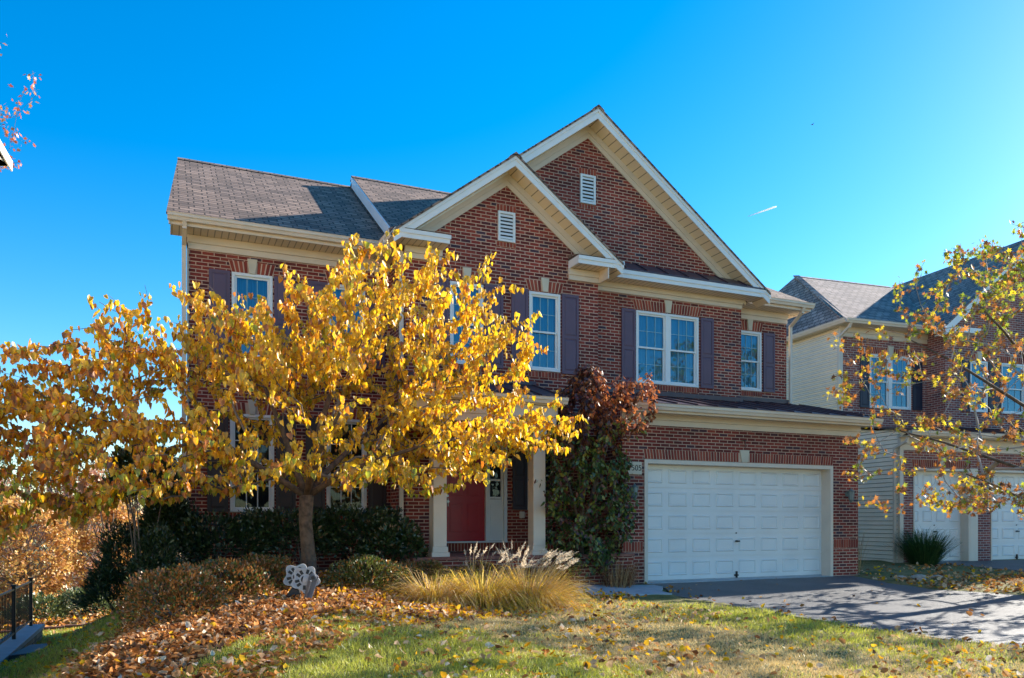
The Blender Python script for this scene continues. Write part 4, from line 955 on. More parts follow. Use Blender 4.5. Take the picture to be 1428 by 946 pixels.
k = (RNG.random(n) < prob*.7) & ~in_drive(x, y, .05) & ~in_poly(x, y, BED) & (x > -1.2) & ~in_poly(x, y, NDRIVE) & ~((x > 8.4) & (y > 13.7)) & (x < 14.5)
x, y = x[k], y[k]; n = len(x); p = RNG.random(n); mi = np.where(p < .30, 2, np.where(p < .52, 0, np.where(p < .78, 1, np.where(p < .90, 4, 3))))
fallen('lawn_leaf_litter', x, y, mi, .035, .10, .03, label='scattered tan, russet and yellow leaves fallen on the lawn', cat='leaf litter')
n = 150; y = RNG.uniform(5, 13.8, n); a = interp(DL, y); b = interp(DR, y); x = np.where(RNG.random(n) < .5, a+RNG.exponential(.25, n), RNG.uniform(a, b)); k = x < b; x, y = x[k], y[k]
fallen('driveway_leaf_litter', x, y, RNG.integers(0, 4, len(x)), .05, .11, label='few curled brown leaves blown onto the dark driveway', cat='leaf litter')
n = 2600; x = RNG.uniform(13.6, 19, n); y = RNG.uniform(9, 14.6, n); k = (x > interp(DR, y)+.1) & ~in_poly(x, y, NDRIVE) & (RNG.random(n) < .25+.75*(y < 12.4)); x, y = x[k], y[k]
fallen('strip_leaf_litter', x, y, RNG.choice(4, len(x), p=[.3, .4, .2, .1]), .06, .12, .03, label='orange and tan leaf litter on the strip between the two driveways', cat='leaf litter')
n = 1500; x = RNG.uniform(-5, .5, n); y = RNG.uniform(12, 26, n); fallen('side_lawn_leaf_litter', x, y, RNG.choice(4, n, p=[.2, .4, .35, .05]), .06, .11, label='yellow leaves dotted over the lower side lawn', cat='leaf litter')

# ================================================================== TREES
def grow(name, limbs, tips, P, org, mats, twig_leaves, r0=.11, rt=.0035, bend=.10, power=.42, trunkname='trunk', twig_r=.0032, branchname='branches', up=.25, center=None):
    """limbs: list of polylines (trunk and main limbs) with radii; tips joined to nearest node"""
    nodes = []; parent = []; fixed = []
    for li, (pts, r) in enumerate(limbs):
        prev = None
        for k, p in enumerate(pts):
            p = np.array(p, float)
            if k == 0 and li > 0:
                d = [np.linalg.norm(q-p) for q in nodes]; prev = int(np.argmin(d)); continue
            nodes.append(p); parent.append(-1 if prev is None else prev); fixed.append(r[k]); prev = len(nodes)-1
    nf = len(nodes)
    c0 = np.array(center if center is not None else limbs[0][0][-1], float)
    order = np.argsort(np.linalg.norm(tips-c0, axis=1))
    twigs = []
    for ti in order:
        t = tips[ti]; A = np.array(nodes); d = np.linalg.norm(A-t, axis=1)
        dc = np.linalg.norm(t-c0); pen = np.maximum(0, np.linalg.norm(A-c0, axis=1)-dc+.25)*1.6
        low = np.array([1.5 if (i < nf and nodes[i][2] < limbs[0][0][-1][2]-.15) else 0 for i in range(len(nodes))])
        j = int(np.argmin(d+pen+low)); a = nodes[j]; L_ = np.linalg.norm(t-a)
        ns = max(2, int(L_/.28)); out = (t-c0); out /= np.linalg.norm(out)+1e-9
        side = RNG.normal(0, bend, 3)*L_; prev = j; pts = [a]
        for k in range(1, ns+1):
            s = k/ns; q = a+(t-a)*s+side*math.sin(PI*s)*.6+np.array([0, 0, up*L_*.3])*math.sin(PI*s)
            nodes.append(q); parent.append(prev); fixed.append(0); prev = len(nodes)-1; pts.append(q)
        twigs.append(pts)
    n = len(nodes); cnt = np.zeros(n)
    kids = [0]*n
    for i in range(n):
        if parent[i] >= 0: kids[parent[i]] += 1
    for i in range(n-1, -1, -1):
        if kids[i] == 0: cnt[i] = 1
    # accumulate (children always have larger index than parents)
    for i in range(n-1, -1, -1):
        if parent[i] >= 0: cnt[parent[i]] += max(cnt[i], 1)
    rad = np.array([f if f > 0 else twig_r*max(c, 1)**power for f, c in zip(fixed, cnt)])
    tr = MB()
    pts, r = limbs[0]; tr.tube(pts, r, 12, cap=True)
    to = tr.build(trunkname, mats[0], P, org, smooth=True)
    br = MB()
    for pts, r in limbs[1:]: br.tube(pts, r, 8, cap=True)
    V = []; F = []
    for i in range(nf, n):
        p = parent[i]; a, b = nodes[p], nodes[i]; d = b-a; l = np.linalg.norm(d)
        if l < 1e-4: continue
        d = d/l; s = np.cross(d, [0, 0, 1.0]); 
        if np.linalg.norm(s) < .05: s = np.array([1.0, 0, 0])
        s /= np.linalg.norm(s); u = np.cross(s, d); k0 = len(br.v); ra = min(rad[p], rad[i]*1.35) if fixed[p] == 0 else rad[i]*1.1
        m = 4 if rad[i] < .012 else 6
        for (c, rr_) in ((a, ra), (b, rad[i])):
            for q in range(m):
                t = 2*PI*q/m; br.v.append(tuple(c+(s*math.cos(t)+u*math.sin(t))*rr_))
        for q in range(m): br.f.append((k0+q, k0+(q+1) % m, k0+m+(q+1) % m, k0+m+q)); br.m.append(1)
    me = bpy.data.meshes.new(branchname); me.from_pydata([tuple(np.array(v)-np.array(org)) for v in br.v], [], br.f)
    me.materials.append(mats[0]); me.materials.append(mats[1]); me.polygons.foreach_set('material_index', br.m)
    me.polygons.foreach_set('use_smooth', [True]*len(me.polygons)); me.update()
    bo = bpy.data.objects.new(branchname, me); COL.objects.link(bo); bo.parent = P
    print(name, 'nodes', n)
    return twigs

def arr(x): return np.array(x, float)
# ---------------- yellow redbud
TB = arr((2.02, 12.3, H(2.02, 12.3)-.05))
RT = empty('redbud_tree', tuple(TB), label='spreading yellow redbud tree with heart shaped leaves before the left wing', cat='tree')
SIL = [(-2.6,3.0),(-1.98,3.12),(-1.49,3.64),(-.72,4.18),(.1,4.35),(.67,4.25),(1.17,4.55),(1.9,4.9),(2.55,5.45),(3.45,5.30),(4.42,5.25),(5.19,4.75),(5.6,4.2),(5.6,3.55),(6.1,3.1),(6.45,2.85),(6.0,2.4),(5.2,2.2),(4.42,1.75),(3.45,1.62),(2.75,1.85),(2.0,1.60),(1.4,1.75),(.85,1.55),(-.3,1.55),(-1.15,1.22),(-2.0,1.0),(-2.7,1.3)]
tips = []
while len(tips) < 1600:
    x = RNG.uniform(-2.7, 6.5); z = RNG.uniform(1.0, 5.5); D = 2.5*math.sqrt(max(0, 1-((x-2.0)/4.9)**2)); y = 12.3+RNG.uniform(-1, 1)*D
    # perspective independent silhouette, narrower at the outer depth
    s = 1-.12*(abs(y-12.3)/2.6)**2; xx = 2.0+(x-2.0)*s; zz = 2.2+(z-2.2)*s
    if not in_poly(arr([x]), arr([z]), SIL)[0]: continue
    hole = ((x-1.75)/1.45)**2+((z-2.72)/.52)**2 < 1 or ((x-3.1)/.75)**2+((z-2.25)/.35)**2 < 1 or ((x-2.9)/.5)**2+((z-3.3)/.3)**2 < 1 or ((x+.0)/.55)**2+((z-2.95)/.28)**2 < 1
    if hole and RNG.random() < .90: continue
    if z < 2.3 and 0.2 < x < 4 and RNG.random() < .45: continue
    if math.hypot(xx-2, (y-12.3)) < .35 and zz < 2.6: continue
    tips.append((xx, y, zz))
for k in range(120): tips.append((RNG.uniform(.7, 2.9), 12.3+RNG.uniform(-1.3, 1.3), RNG.uniform(3.4, 4.4)))
for k in range(130): tips.append((RNG.uniform(.1, 4.2), 12.3+RNG.choice([-1,1])*RNG.uniform(.5, 2.0), RNG.choice([1.95, 2.25, 2.6, 2.95])+RNG.normal(0, .07)))
for k in range(110): tips.append((RNG.uniform(-2.5, -.4), 12.3+RNG.uniform(-1.2, 1.2), RNG.uniform(2.4, 3.5)))
tips = arr(tips)
t0 = TB
limbs = [([t0, t0+(0,0,.15), t0+(-.02,.0,.5), t0+(-.06,0,.95), t0+(-.04,.02,1.35)], [.155,.125,.105,.098,.11])]
top = t0+arr((-.04,.02,1.33))
limbs += [([top, top+(-.35,-.05,.22), top+(-.85,-.1,.50), top+(-1.5,-.2,.75)], [.055,.045,.035,.022]),
          ([top, top+(.35,-.15,.25), top+(.95,-.3,.55), top+(1.7,-.4,.8), top+(2.5,-.5,1.0)], [.055,.045,.035,.025,.016]),
          ([top, top+(.12,.2,.45), top+(.25,.3,1.1), top+(.5,.3,1.9)], [.065,.055,.045,.032]),
          ([top, top+(-.15,.15,.45), top+(-.3,.35,1.0), top+(-.55,.5,1.7)], [.06,.05,.04,.028]),
          ([top, top+(.3,.3,.35), top+(.9,.7,.9), top+(1.7,1.0,1.6)], [.06,.05,.038,.026]),
          ([top, top+(0,-.35,.35), top+(.1,-.9,.75), top+(.2,-1.5,1.1)], [.055,.045,.034,.024]),
          ([top, top+(-.4,.3,.3), top+(-1.1,.7,.8), top+(-1.8,.9,1.1)], [.05,.044,.034,.024])]
tw = grow('redbud', limbs, tips, RT, tuple(TB), [M['bark'], M['twig']], None, center=top+arr((0,0,.3)), up=.12)
def hang_leaves(tw, every, jit, smin, smax, last=.75, droop=.85, per=1, spread=.02):
    P = []
    for pts in tw:
        pts = [np.array(p) for p in pts]; acc = 0; tot = sum(np.linalg.norm(b-a) for a, b in zip(pts, pts[1:])); start = max(0, tot-last); s = 0; nxt = start
        for a, b in zip(pts, pts[1:]):
            l = np.linalg.norm(b-a)
            while nxt <= s+l+1e-9 and l > 1e-6:
                q = a+(b-a)*((nxt-s)/l); 
                for _ in range(per): P.append(q+RNG.normal(0, spread, 3))
                nxt += every*RNG.uniform(.5, 1.5)
            s += l
    P = arr(P); n = len(P)
    tip = np.stack([RNG.normal(0, jit, n), RNG.normal(0, jit, n), -np.full(n, droop)], 1)
    nrm = rnd_unit(n); nrm[:, 2] = np.abs(nrm[:, 2])*.5
    return P, basis(tip, nrm, RNG.uniform(smin, smax, n))
P_, B_ = hang_leaves(tw, .032, .30, .055, .108, .50, .9, 1, .032)
YL = [leaf_mat('redbud_leaf_yellow', (.88, .53, .012), (.98, .72, .03), .5), leaf_mat('redbud_leaf_gold', (.84, .42, .01), (.95, .58, .02), .5),
      leaf_mat('redbud_leaf_orange', (.62, .20, .02), (.80, .34, .03), .45), leaf_mat('redbud_leaf_lime', (.40, .46, .02), (.62, .60, .03), .5), leaf_mat('redbud_leaf_brown', (.30, .10, .03), (.48, .20, .05), .35)]
n = len(P_); x, z = P_[:, 0], P_[:, 2]; p = RNG.random(n); left = np.clip((2.2-x)/3.6, 0, 1); lowz = np.clip((2.4-z)/1.2, 0, 1)
pl = .05+.34*lowz; po = .06+.22*left; pb = .03+.05*left; pg = .22+.20*left
mi = np.where(p < pl, 3, np.where(p < pl+po, 2, np.where(p < pl+po+pb, 4, np.where(p < pl+po+pb+pg, 1, 0))))
# clumps share a tone
print('redbud leaves', n)
bulk('foliage', *HEART, (B_, P_-TB), mi, YL, RT)

# ---------------- sweetgum on the right, trunk outside the frame
SB = arr((16.5, 10.35, H(16.5, 10.35)-.05))
ST = empty('sweetgum_tree', tuple(SB), label='thin branched tree with yellow and rust star shaped leaves at the right edge', cat='tree')
tips = []
while len(tips) < 600:
    a = RNG.uniform(0, 2*PI); h = RNG.uniform(1.35, 6.9); R = 5.3*math.sin(PI*min(1, max(0, (h+.1)/7.6)))**.75; 
    r = R*math.sqrt(RNG.uniform(.08, 1)); x = SB[0]+r*math.cos(a)*1.08; y = SB[1]+r*math.sin(a)*.8
    if y > 12.6 or y < 8.2: continue
    if x < 11.6 and h > 4.2: continue
    if h > 5.2 and x < 13.2: continue
    tips.append((x, y, h))
tips = arr(tips)
limbs = [([SB, SB+(0,0,.3), SB+(.02,0,2.0), SB+(.0,.05,4.0), SB+(.05,0,5.8), SB+(.02,0,6.9)], [.16,.13,.11,.08,.045,.015])]
for h, a, l, rs in ((1.6,3.3,3.2,.9),(2.3,2.6,3.4,1.3),(2.9,3.7,3.3,1.5),(3.4,2.95,3.5,1.9),(2.0,.3,3,1.2),(2.8,1.2,2.6,1.4),(3.0,5.2,2.6,1.4),(4.0,3.3,2.8,1.8),(4.4,.5,2.4,1.6)):
    p0 = SB+arr((.02,0,h)); d = arr((math.cos(a), math.sin(a)*.8, 0)); limbs.append(([p0, p0+d*l*.35+(0,0,rs*.30), p0+d*l*.7+(0,0,rs*.6), p0+d*l+(0,0,rs*.8)], [.04,.032,.022,.014]))
tw = grow('sweetgum', limbs, tips, ST, tuple(SB), [M['bark'], M['pale_twig']], None, center=SB+arr((0,0,2.2)), up=.10, twig_r=.0042)
P1, B1 = hang_leaves(tw, .075, .9, .07, .125, .34, .35, 3, .05)
SLM = [leaf_mat('sweetgum_leaf_yellow', (.70, .55, .02), (.88, .70, .05), .5), leaf_mat('sweetgum_leaf_rust', (.48, .17, .03), (.66, .28, .06), .4), leaf_mat('sweetgum_leaf_brown', (.26, .10, .04), (.42, .19, .08), .3), leaf_mat('sweetgum_leaf_green', (.20, .28, .02), (.40, .46, .04), .5)]
mi = []
rs = np.random.default_rng(3)
for q in P1: pass
cl = noise2(P1[:,0]*1.5+P1[:,2], P1[:,1]*1.5-P1[:,2]*1.3, 1.2, 9); p = RNG.random(len(P1))+cl*.35
mi = np.where(p < .27, 0, np.where(p < .66, 1, np.where(p < .92, 2, 3))); mi = np.where((P1[:,2] > 5.2) & (RNG.random(len(P1)) < .4), 3, mi)
print('sweetgum leaves', len(P1))
bulk('foliage', *STAR, (B1, P1-SB), mi, SLM, ST)

# ---------------- dark red and green small tree beside the porch
CB = arr((7.35, 12.95+.55, H(7.35, 13.5)))
CT = empty('cherry_tree', tuple(CB), label='bushy small tree, dark green below and copper red on top, between porch and garage', cat='tree')
tips = []
while len(tips) < 430:
    z = RNG.uniform(.25, 4.25); cx = 7.32+.10*max(0, z-2.2)
    hw = np.interp(z, [.2, .8, 1.6, 2.4, 3.0, 3.5, 4.0, 4.3], [.6, .95, 1.02, .92, .82, .66, .42, .18]); a = RNG.uniform(0, 2*PI); r = hw*math.sqrt(RNG.uniform(.1, 1))
    y = CB[1]+r*math.sin(a)*.75
    tips.append((cx+r*math.cos(a), min(y, 14.4), z))
for k in range(34):   # arching shoots over the garage gutter
    s = RNG.uniform(0, 1); tips.append((7.85+s*.85+RNG.normal(0,.08), 13.0+RNG.normal(0,.15), 2.9+RNG.uniform(0, 1.25)*(1-.15*s)+.15*s))
for k in range(40):
    z_ = RNG.uniform(.9, 2.6); tips.append((8.2+RNG.uniform(-.1, .32 if z_ < 1.9 else .12), 13.35+RNG.uniform(-.15, .15), z_))
tips = arr(tips)
limbs = [([CB, CB+(0,0,.3), CB+(.02,.02,1.0)], [.07,.055,.05])]
tp = CB+arr((.02,.02,1.0))
for d in ((-.35,0,1.2),(.3,-.15,1.3),(.05,.2,1.7),(-.1,-.3,1.1),(.5,-.25,1.9)): limbs.append(([tp, tp+arr(d)*.5, tp+arr(d)], [.035,.026,.016]))
tw = grow('cherry', limbs, tips, CT, tuple(CB), [M['bark'], M['twig']], None, center=tp, up=.1)
P2, B2 = hang_leaves(tw, .034, .6, .075, .135, .40, .7, 2, .045)
CL = [leaf_mat('cherry_leaf_dark_green', (.045, .09, .02), (.10, .17, .035), .3), leaf_mat('cherry_leaf_olive', (.17, .21, .025), (.34, .34, .05), .35), leaf_mat('cherry_leaf_maroon', (.08, .022, .02), (.17, .05, .03), .3), leaf_mat('cherry_leaf_copper', (.42, .12, .04), (.62, .24, .08), .35)]
n = len(P2); z = P2[:,2]; p = RNG.random(n); hi = np.clip((z-2.5)/.8, 0, 1); rt = np.clip((P2[:,0]-7.1)/.8, 0, 1)
mi = np.where(p < hi*(.10+.60*rt), 3, np.where(p < hi*.80+.24, 2, np.where(p < hi+.50, 1, 0)))
print('cherry leaves', n)
bulk('foliage', *OVAL, (B2, P2-CB), mi, CL, CT)

# ================================================================== SHRUBS
def blob(center, radii, n, rmin=.72, lump=.12, flat=0.0):
    u = rnd_unit(n); u[:, 2] = np.abs(u[:, 2])*1.0-.25*(RNG.random(n) < .3)
    u /= np.linalg.norm(u, axis=1, keepdims=True)
    f = 1+lump*(np.sin(u[:,0]*7+center[0]*3)+np.sin(u[:,1]*8+center[1])+np.sin(u[:,2]*9+1))/2
    r = RNG.uniform(rmin, 1.02, n)*f
    if flat: u = np.sign(u)*np.abs(u)**(1-flat)
    return arr(center)+u*arr(radii)*r[:, None], u
def shrub(name, label, cat, base, parts, mats, probs, size, tmpl=OVAL, dens=1.0, group=None, width=1.0, stems=True, up=.3, jit=.8, core='shrub_core', flat=0.0):
    """parts: list of (centre offset, radii, count)"""
    base = arr((base[0], base[1], H(base[0], base[1]) if len(base) < 3 else base[2])); R = empty(name, tuple(base), label=label, cat=cat, group=group)
    Ps = []; Us = []
    for c, r, n in parts:
        p, u = blob(base+arr(c), r, int(n*dens), flat=flat); Ps.append(p); Us.append(u)
    P = np.concatenate(Ps); U = np.concatenate(Us); n = len(P)
    k = P[:, 2] > HH(P[:, 0], P[:, 1])+.02; P, U = P[k], U[k]; n = len(P)
    tip = U*.7+RNG.normal(0, jit, (n, 3))*.6+arr((0, 0, up)); Bq = basis(tip, rnd_unit(n), RNG.uniform(size*.65, size*1.25, n), width)
    bulk('foliage', *tmpl, (Bq, P-base), RNG.choice(len(mats), n, p=probs), mats, R)
    if stems:
        m = MB()
        for c, r, n_ in parts:
            for q in range(7):
                a = RNG.uniform(0, 2*PI); e = base+arr(c)+arr((math.cos(a)*r[0]*.6, math.sin(a)*r[1]*.6, r[2]*RNG.uniform(.1, .75))); s = base+arr((c[0]*.9+RNG.normal(0,.04), c[1]*.9+RNG.normal(0,.04), -.05))
                m.tube([s, (s+e)/2+RNG.normal(0,.04,3), e], [.016,.011,.005], 5)
        m.build('stems', M['twig'], R, tuple(base), smooth=True)
    return R
LG = [leaf_mat('laurel_leaf_dark', (.022, .045, .014), (.045, .08, .024), .2, .08, .35), leaf_mat('laurel_leaf_mid', (.045, .085, .02), (.08, .13, .03), .25, .08, .35), leaf_mat('old_leaf_tan', (.30, .18, .10), (.45, .28, .16), .2)]
OG = [leaf_mat('azalea_leaf_olive', (.07, .085, .018), (.15, .16, .03), .3), leaf_mat('azalea_leaf_bronze', (.26, .11, .03), (.44, .20, .05), .3), leaf_mat('azalea_leaf_green', (.05, .09, .015), (.11, .17, .03), .3)]
hd = [(.75, 14.55, .95, .80, .62, 'dark laurel hedge bush at the house corner, left end of the row under the windows'),
      (2.0, 14.55, .90, .75, .60, 'dark laurel hedge bush behind the redbud trunk'),
      (3.25, 14.50, .85, .78, .66, 'dark laurel hedge bush at the right end of the row, beside the porch'),]
for x, y, rx, ry, hz, lb in hd:
    shrub('laurel_bush', lb, 'shrub', (x, y), [((0,0,.48),(rx,ry,hz),3400), ((.3*rx,-.2,.38),(rx*.7,ry*.7,hz*.8),900)], LG, [.70, .285, .015], .085, width=.9, group='laurel bushes under the ground floor windows', flat=.25)
shrub('laurel_bush', 'rounded dark laurel bush with a few tan leaves just left of the porch column', 'shrub', (3.75, 13.9), [((0,0,.35),(.62,.6,.58),2300)], LG, [.55, .41, .04], .085, width=.9, group='laurel bushes under the ground floor windows')
# low bronze and olive shrubs along the front of the bed
lowb = [(.14, 10.3, .64, .62, .58, [.20,.65,.15], 'low brown leaved shrub at the left end of the bed'),
        (.70, 11.1, .66, .6, .48, [.22,.60,.18], 'low bronze shrub between the bed end and the reel'),
        (1.30, 11.75, .5, .5, .42, [.25,.6,.15], 'low rusty shrub just left of the white reel'),
        (2.72, 11.6, .60, .50, .42, [.62,.18,.20], 'olive green azalea right of the tree trunk'),
        (3.25, 11.9, .50, .45, .30, [.35,.50,.15], 'bronze azalea between the olive azalea and the golden grass'),
        (4.75, 12.3, .6, .40, .42, [.12,.80,.08], 'rust brown low shrub behind the middle fountain grass, before the porch base'),
        (5.9, 12.2, .6, .35, .40, [.12,.80,.08], 'rust brown low shrub behind the right fountain grass, before the porch base'),
        (3.85, 12.55, .5, .45, .32, [.25,.60,.15], 'rust coloured shrub in front of the rounded laurel')]
for x, y, rx, ry, hz, pr, lb in lowb:
    shrub('azalea_shrub', lb, 'shrub', (x, y), [((0,0,.05),(rx,ry,hz),3600)], OG, pr, .048, width=1.1, up=.5)
# evergreens at the house corner
shrub('topiary_evergreen', 'dark evergreen with a round clipped head above bare stems at the left house corner', 'evergreen', (-.22, 12.9), [((-.02,0,1.75),(.56,.56,.60),6500), ((.1,0,.45),(.36,.36,.75),3500)], LG, [.86,.14,0], .07, tmpl=OVAL, width=.6, up=.6)
shrub('juniper_bush', 'dense dark green juniper spreading down to the side lawn', 'evergreen', (-.45, 14.6), [((0,0,.45),(.62,.6,1.0),6000), ((.6,.1,.9),(.5,.5,1.0),5000), ((-.25,-.1,.1),(.6,.5,.6),3000)], [leaf_mat('juniper_needles', (.012, .035, .014), (.025, .065, .022), .15), LG[1]], [.8,.2], .10, width=.4, up=.4)
shrub('climbing_evergreen', 'tall dark evergreen against the left edge of the brick wall', 'evergreen', (.12, 14.4), [((-.1,0,1.0),(.34,.36,1.0),4500)], LG, [.8,.2,0], .08, width=.7)

# tall dry stalks near the garage corner
def tuft(name, label, cat, base, nb, r, h, spread, mats, probs, wid=.009, tmpl=LONGB, plumes=0, droop=.9, group=None, pmat=None, lean=(0,0)):
    base = arr((*base, H(*base))); R = empty(name, tuple(base), label=label, cat=cat, group=group)
    a = RNG.uniform(0, 2*PI, nb); q = np.sqrt(RNG.random(nb))*r; P = base+np.stack([np.cos(a)*q, np.sin(a)*q, np.zeros(nb)-.03], 1)
    sp = RNG.gamma(2.2, spread/2.2, nb); tip = np.stack([np.cos(a)*sp+RNG.normal(0,.12,nb)+lean[0], np.sin(a)*sp+RNG.normal(0,.12,nb)+lean[1], np.ones(nb)], 1); hh = RNG.uniform(.55, 1.08, nb)*h
    # blade bends outward: template normal points down-and-out
    nrm = np.stack([np.cos(a), np.sin(a), -.15*np.ones(nb)], 1)
    Bq = basis(tip, nrm, hh); Bq[:, :, 2] *= droop; Bq[:, :, 0] = Bq[:, :, 0]/np.linalg.norm(Bq[:, :, 0], axis=1, keepdims=True)*(wid*RNG.uniform(.6, 1.3, nb))[:, None]
    # make sure the bend goes outward
    s = np.sign((Bq[:, 0, 2]*np.cos(a)+Bq[:, 1, 2]*np.sin(a))); Bq[:, :, 2] *= s[:, None]
    bulk('blades', *tmpl, (Bq, P-base), RNG.choice(len(mats), nb, p=probs), mats, R)
    if plumes:
        st = MB(); pv = []; pn = []
        for k in range(plumes):
            a = RNG.uniform(0, 2*PI); s = RNG.uniform(.1, .55)+0; b0 = base+arr((math.cos(a)*r*.4, math.sin(a)*r*.4, 0)); d = arr((math.cos(a)*s+.25+lean[0], math.sin(a)*s, 1)); d /= np.linalg.norm(d)
            l = h*RNG.uniform(.8, 1.12); m_ = b0+d*l*.6; e = b0+d*l+arr((d[0]*.12, d[1]*.12, -.05)); st.tube([b0, m_, e], [.003,.0025,.002], 4)
            d2 = (e-m_)/np.linalg.norm(e-m_); d2 = d2+arr((.35*d2[0]+.15, .3*d2[1], -.35)); d2 /= np.linalg.norm(d2)
            for j in range(46):
                t = j/46; pv.append(e+d2*t*.14); pn.append(d2*.8+rnd_unit(1)[0]*(.75*math.sin(PI*min(1, t+.12))))
        st.build('stalks', M['straw'], R, tuple(base))
        pv = arr(pv); nn = len(pv); Bq = basis(arr(pn), rnd_unit(nn), RNG.uniform(.022, .04, nn), .16)
        bulk('plumes', *QUAD, (Bq, pv-base), np.zeros(nn, int), [pmat], R)
    return R
M['straw'] = plain('straw_stalk', (.55, .42, .22), .7)
GM = [leaf_mat('golden_blade', (.90, .60, .06), (.98, .78, .16), .45), leaf_mat('straw_blade', (.72, .54, .28), (.90, .74, .46), .4), leaf_mat('yellow_green_blade', (.42, .42, .06), (.62, .55, .10), .45), leaf_mat('tan_blade', (.50, .30, .13), (.68, .44, .20), .35)]
PM = leaf_mat('pale_plume', (.80, .70, .55), (.95, .88, .76), .5)
for (x, y, nb, r, h, sp, pl_, pr, lb) in (
    (3.55, 10.85, 1500, .32, .66, 1.0, 0, [.35,.35,.1,.20], 'straw coloured drooping grass clump, left one of the row before the porch'),
    (4.30, 10.95, 2800, .40, .80, .95, 14, [.50,.20,.20,.10], 'golden fountain grass clump in the middle of the row before the porch'),
    (5.10, 11.10, 2800, .40, .84, .9, 46, [.42,.28,.15,.15], 'plume topped fountain grass clump at the right end of the row by the walk')):
    tuft('fountain_grass', lb, 'ornamental grass', (x, y), nb, r, h, sp, GM, pr, plumes=int(pl_*1.5), group='fountain grass clumps before the porch', pmat=PM, wid=.012, droop=1.1)
DG = [leaf_mat('dark_green_blade', (.02, .06, .02), (.05, .13, .035), .3), leaf_mat('mid_green_blade', (.06, .14, .03), (.13, .22, .06), .35)]
nx, ny = NW(16.75, 16.2)
tuft('ornamental_grass', 'dark green spiky grass clump beside the neighbour garage pillar', 'ornamental grass', (nx, ny), 1500, .30, 1.15, .42, DG, [.7,.3], wid=.012, droop=.45)
tuft('dead_perennial', 'brown dead flower stalks below the copper topped tree', 'plant', (7.9, 13.1), 260, .30, .75, .25, [GM[3], FL[3]], [.5,.5], wid=.010, droop=.3)
tuft('dead_perennial', 'dry brown stalks against the brick pier left of the garage door', 'plant', (8.25, 13.45), 160, .22, .55, .25, [GM[3], FL[3]], [.4,.6], wid=.010, droop=.3)
tuft('weed_clump', 'thin dry weeds at the corner of our garage and the cream siding', 'plant', (15.3, 14.3), 60, .15, 1.2, .12, [GM[3]], [1], wid=.010, droop=.2)
# stones on the strip
m = plain('field_stone', (.42, .34, .27), .9, .25, 8, bump=.4)
for k, (x, y, s) in enumerate(((14.95,12.75,.12),(15.35,12.6,.16),(15.75,12.45,.11),(15.1,12.3,.09))):
    import bmesh
    bm = bmesh.new(); bmesh.ops.create_icosphere(bm, subdivisions=2, radius=s)
    for v in bm.verts: v.co = Vector((v.co.x*1.4, v.co.y, v.co.z*.4))*(1+.12*math.sin(v.co.x*19+k)+.1*math.cos(v.co.y*23+k))
    me = bpy.data.meshes.new('stone'); bm.to_mesh(me); bm.free(); me.materials.append(m)
    o = bpy.data.objects.new('stone', me); COL.objects.link(o); o.location = (x, y, H(x, y)+.03)
    tag(o, ['flat tan stone nearest our driveway on the leafy strip', 'largest flat tan stone in the middle of the leafy strip', 'flat tan stone nearest the neighbour driveway', 'smallest tan stone in front of the other stones'][k], 'stone', 'flat stones on the strip between the driveways')

# ================================================================== WHITE LOBED REEL ON ITS STAND
RB = arr((1.62, 10.35, H(1.62, 10.35)-.02))
RR = empty('hose_reel', tuple(RB), math.radians(-12),  label='white lobed reel on a dark grey stand at the foot of the redbud', cat='hose reel')
M['reelgrey'] = plain('pale_grey_plastic', (.46,.46,.46), .5)
def lobed(R, y0, y1, cx, cz, name):
    m = MB(); n = 80; out = []; 
    for k in range(n):
        a = 2*PI*k/n; r = R*(1+.15*math.cos(5*a+1.0)); out.append((cx+r*math.cos(a), cz+r*math.sin(a)))
    def ring(s1, s2, ya, yb):
        for k in range(n):
            j = (k+1) % n; A, Bp = out[k], out[j]
            def sc(p, s): return (cx+(p[0]-cx)*s, cz+(p[1]-cz)*s)
            a1, b1, a2, b2 = sc(A, s1), sc(Bp, s1), sc(A, s2), sc(Bp, s2)
            m.poly([(a1[0],ya,a1[1]),(b1[0],ya,b1[1]),(b2[0],ya,b2[1]),(a2[0],ya,a2[1])]); m.poly([(a1[0],yb,a1[1]),(a2[0],yb,a2[1]),(b2[0],yb,b2[1]),(b1[0],yb,b1[1])])
            m.poly([(a1[0],ya,a1[1]),(a1[0],yb,a1[1]),(b1[0],yb,b1[1]),(b1[0],ya,b1[1])]); m.poly([(a2[0],ya,a2[1]),(b2[0],ya,b2[1]),(b2[0],yb,b2[1]),(a2[0],yb,a2[1])])
    ring(1.0, .84, y0-.014, y1+.014); ring(.85, .04, y0, y1)
    for k in range(5):
        a = (2*PI*k-1.0)/5
        for s in (-.30, .30):
            c0 = (cx+R*.46*math.cos(a+s*.9), cz+R*.46*math.sin(a+s*.9)); c1 = (cx+R*.80*math.cos(a+s*.75), cz+R*.80*math.sin(a+s*.75))
            m.bar((c0[0], y0-.001, c0[1]), (c1[0], y0-.001, c1[1]), .004, .036, 1)
    m.tube([(cx, y0-.016, cz), (cx, y0, cz)], .035, 12)
    return m.build(name, [M['reelgrey'], M['dark']], RR, (0,0,0))
lobed(.165, -.02, .0, .03, .30, 'reel_disc'); lobed(.165, .17, .19, -.085, .325, 'reel_disc')
m = MB(); m.tube([(.03,.0,.30),(-.085,.19,.325)], .06, 14); m.build('drum', M['dark'], RR)
m = MB(); m.prism([(.0,-.09,.02),(.10,-.09,.02),(.20,-.09,.34),(.13,-.09,.40),(.08,-.09,.36)], (0,.05,0)); m.bar((.02,-.07,.0),(.10,-.16,.30),.03,.03); m.tube([(.13,-.12,.33),(.13,-.04,.33)], .045, 14)
m.build('stand', plain('slate_plastic', (.11,.12,.14), .5), RR, bevel=.006)
